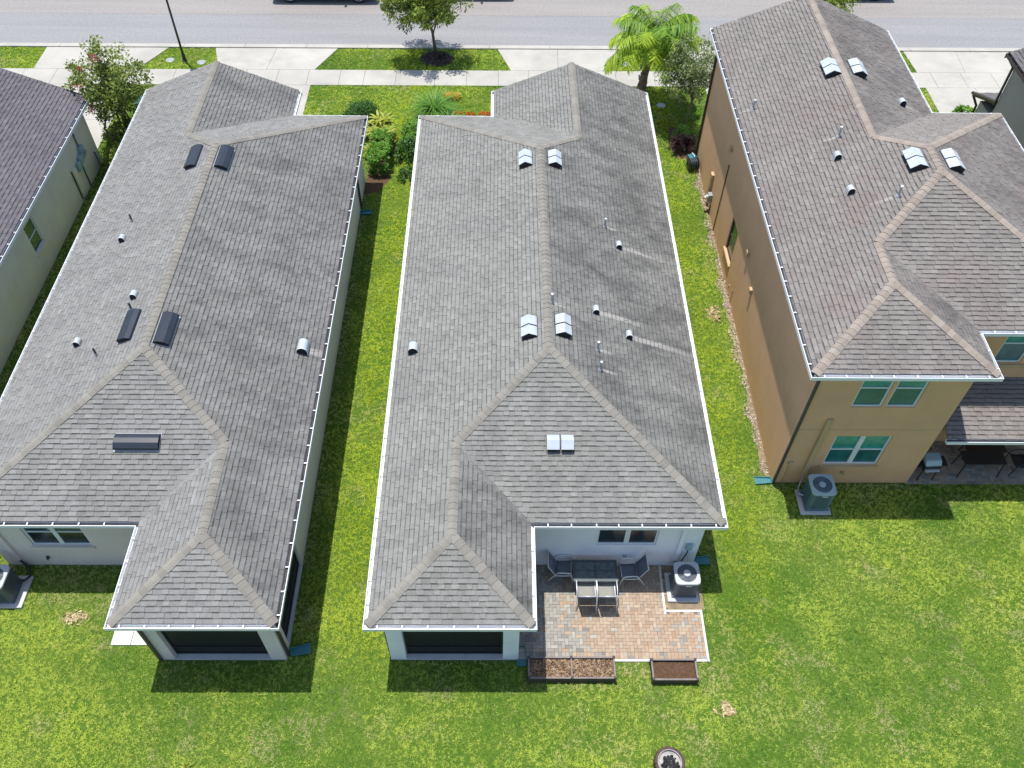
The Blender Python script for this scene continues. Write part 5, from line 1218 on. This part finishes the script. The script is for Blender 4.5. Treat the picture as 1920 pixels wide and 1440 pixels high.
stuff(foliage('blooms', LM['orange'], r, [((rd.uniform(-.85,.85),rd.uniform(-.12,.12),.42),(.1,.1,.07),.5) for k in range(40)], 18, .06, rd, 0, .8))
stuff(foliage('leaves', LM['green'], r, [((rd.uniform(-.85,.85),rd.uniform(-.12,.12),.22),(.12,.12,.16),.4) for k in range(30)], 26, .08, rd, 0, .4))
strap_plant('cordyline','dark red strap-leaved shrub in the bed by the tan house',(7.95,31.8,0),26,.5,.05,1.0,LM['red'],61,heads=9,spread=.5,hgt=.35)
bush('shrub','green shrub between the dark red plants and the small tree',(8.05,32.55,0),.5,.5,.75,30,40,.09,LM['green'],62)
bush('shrub','low dark green shrub at the foot of the flowering tree',(-15.9,30.3,0),.75,.8,.95,46,45,.11,LM['myrtle'],63)
bush('shrub','yellow-green shrub in front of the sage house corner',(-15.55,31.3,0),.6,.6,.8,36,45,.10,LM['green'],64)
bush('shrub','bright green glossy shrub beside the far right driveway',(21.15,34.15,.03),.75,.42,.75,44,40,.13,LM['green'],65)
tree('street_tree','small street tree peeking over the tan house gable at the top edge',(15.0,39.0,0),1.6,(0,0),(0,.0,3.1),(1.3,1.2,1.3),18,60,60,.16,LM['oak'],71,tr=.07,droop=.5,cl=.42,asp=.36)
strap_plant('weed','tuft of broad green weed in the lawn at the bottom edge',(-7.69,6.25,0),22,.24,.035,1.2,LM['lime'],72,emin=.3)
r = thing('recycling_bin','teal wheeled bin on the front lawn between the left houses','bin',(-16.05,34.3,0),.2)
m = MB(); m.box((0,0,.3),(.45,.5,.56),0,1.12); m.build('tub', MT['teal'], r, bevel=.02)
m = MB(); m.box((0,.01,.61),(.54,.6,.05)); m.build('lid', MT['teal'], r, bevel=.02)
for s in (-1,1): m = MB(); m.tube([(s*.2-.03,.28,.1),(s*.2+.03,.28,.1)],.1,14); m.build('wheel', MT['rubber'], r)

# ================================================================== grass: countless blades, one mass
def grass():
    N = 330000
    P = []
    for (x0,x1,y0,y1,den) in ((-16,19,5.0,14.9,235),(-18,26,14.9,26,170),(-27,30,26,41,120)):
        n = int((x1-x0)*(y1-y0)*den); P.append(np.column_stack([rng.uniform(x0,x1,n), rng.uniform(y0,y1,n)]))
    P = np.concatenate(P); x, y = P[:,0], P[:,1]
    v = np.column_stack([x,y,np.full_like(x,-CAMH)]); d = v @ np.array(fwd); u = F_PX*(v @ np.array(r2))/d; w = F_PX*(v @ np.array(u2))/d
    keep = (np.abs(u) < 1040) & (np.abs(w) < 800)
    for Q in EX: keep &= ~pip(x, y, Q)
    for H in (HC,HL,HR,HL2,HRR):   # nothing to see well inside the eaves' footprint on the far side
        pass
    P = P[keep]; n = len(P); x, y = P[:,0], P[:,1]
    def nz(sc, o): return np.array([noise.fractal((a*sc+o,b*sc-o,o), .6, 2.1, 4) for a,b in zip(x,y)])
    big = nz(.22,3.1); med = nz(.9,7.7)
    dry = np.clip((nz(.8,12.3)-.22)*1.6,0,1)*.6+.10*np.clip((x-6)/6,0,1)*(y < 13)*np.clip(.5+1.6*nz(.5,2.2),0,1.6)
    for (px,py,rx,ry,a) in ((-11.6,10.19,.4,.2,1.),(5.89,7.7,.22,.2,1.),(-12.2,10.75,.8,.25,.55),(-12.1,11.35,.9,.25,.6),(-7.2,9.0,1.6,.16,.5),(-1.0,9.0,1.5,.12,.6),(7.8,21.9,.25,.5,.8),(9.9,13.4,.5,.12,.5),(11.2,14.1,.5,.25,.45),(3.65,8.75,.5,.28,.85),(5.6,8.6,.3,.4,.7),(2.0,8.3,1.4,.1,.5),(14.0,11.0,.35,.2,.6),(14.6,10.2,.4,.2,.5),(-10.6,9.4,.25,.2,.7),(6.2,12.2,.3,1.2,.35),(6.2,9.5,.35,1.0,.35),(7.1,7.6,.9,.5,.25),(8.2,13.0,.5,.5,.3)):
        dd = ((x-px)/rx)**2+((y-py)/ry)**2; dry = np.maximum(dry, a*np.exp(-dd**1.5))
    for H in (HC,HL,HR,HL2):
        ring = pip(x, y, offset_poly(H.wallpoly, -.28)); dry = np.where(ring, np.maximum(dry, .3+.35*np.clip(nz(1.6,5.5)+.4,0,1)), dry)
    # thin out dry spots
    keep = rng.random(n) > dry*.55
    x,y,big,med,dry = x[keep],y[keep],big[keep],med[keep],dry[keep]; n = len(x)
    B = 7; far = np.clip((y-8)/30,0,1)
    V = np.zeros((n,B,3,3), np.float32); tone = np.zeros((n,B), np.float32); dr = np.zeros((n,B), np.float32)
    cs = rng.normal(0,.25,n); hv = np.exp(rng.normal(0,.28,n)); gap = .22*np.clip(np.exp(-((x+3.9)/1.05)**4)*np.clip((y-7)/6,0,1)+.75*np.exp(-((x-6.9)/1.1)**4)*np.clip((y-7)/5,0,1)+.35*(y > 32)+.35*big,0,1)
    for b in range(B):
        az = rng.uniform(0,2*math.pi,n); el = rng.uniform(.25,1.25,n); L = rng.uniform(.045,.085,n)*(1+.35*far)*(1+.25*med)*hv; wd = rng.uniform(.010,.016,n)*(1+.6*far)
        bx = x+rng.normal(0,.022,n); by = y+rng.normal(0,.022,n); ca, sa = np.cos(az), np.sin(az)
        V[:,b,0] = np.column_stack([bx-sa*wd/2, by+ca*wd/2, np.zeros(n)+.001]); V[:,b,1] = np.column_stack([bx+sa*wd/2, by-ca*wd/2, np.zeros(n)+.001])
        V[:,b,2] = np.column_stack([bx+ca*np.cos(el)*L, by+sa*np.cos(el)*L, np.sin(el)*L])
        tone[:,b] = .53+.6*big+.45*med+cs+.7*gap+rng.normal(0,.24,n); dr[:,b] = np.clip(dry+rng.normal(0,.1,n)+(rng.random(n) < .05)*.5,0,1)
    nt = n*B; me = bpy.data.meshes.new('grass'); me.vertices.add(nt*3); me.vertices.foreach_set('co', V.reshape(-1))
    me.loops.add(nt*3); me.loops.foreach_set('vertex_index', np.arange(nt*3, dtype=np.int32)); me.polygons.add(nt); me.polygons.foreach_set('loop_start', np.arange(0,nt*3,3,dtype=np.int32))
    me.update()
    a = me.attributes.new('tone','FLOAT','FACE'); a.data.foreach_set('value', np.clip(tone,0,1).reshape(-1)); a = me.attributes.new('lime','FLOAT','FACE'); a.data.foreach_set('value', np.repeat(gap.astype(np.float32)/.22,B)); a = me.attributes.new('dry','FLOAT','FACE'); a.data.foreach_set('value', dr.reshape(-1))
    t = NT('grass_blade'); at = t.n('ShaderNodeAttribute', attribute_name='tone').outputs['Fac']; ad = t.n('ShaderNodeAttribute', attribute_name='dry').outputs['Fac']
    al = t.n('ShaderNodeAttribute', attribute_name='lime').outputs['Fac']; col = t.mix(at, (.07,.205,.018), (.52,.62,.105)); col = t.mix(t.math('MULTIPLY', al, .6), col, (.50,.60,.012)); col = t.mix(ad, col, (.60,.53,.28))
    t.l(col, t.b.inputs['Base Color']); t.b.inputs['Roughness'].default_value = .7; t.b.inputs['Specular IOR Level'].default_value = .1
    tr = t.n('ShaderNodeBsdfTranslucent'); t.l(col, tr.inputs[0]); mx = t.n('ShaderNodeMixShader'); mx.inputs[0].default_value = .3
    t.l(t.b.outputs[0], mx.inputs[1]); t.l(tr.outputs[0], mx.inputs[2]); t.l(mx.outputs[0], t.t.nodes['Material Output'].inputs[0])
    me.materials.append(t.m); o = bpy.data.objects.new('grass', me); COL.objects.link(o); tag(o,'short yellow-green lawn grass around the houses and in the verges','grass',kind='stuff')
    print('grass clumps', n, 'tris', nt)
grass()
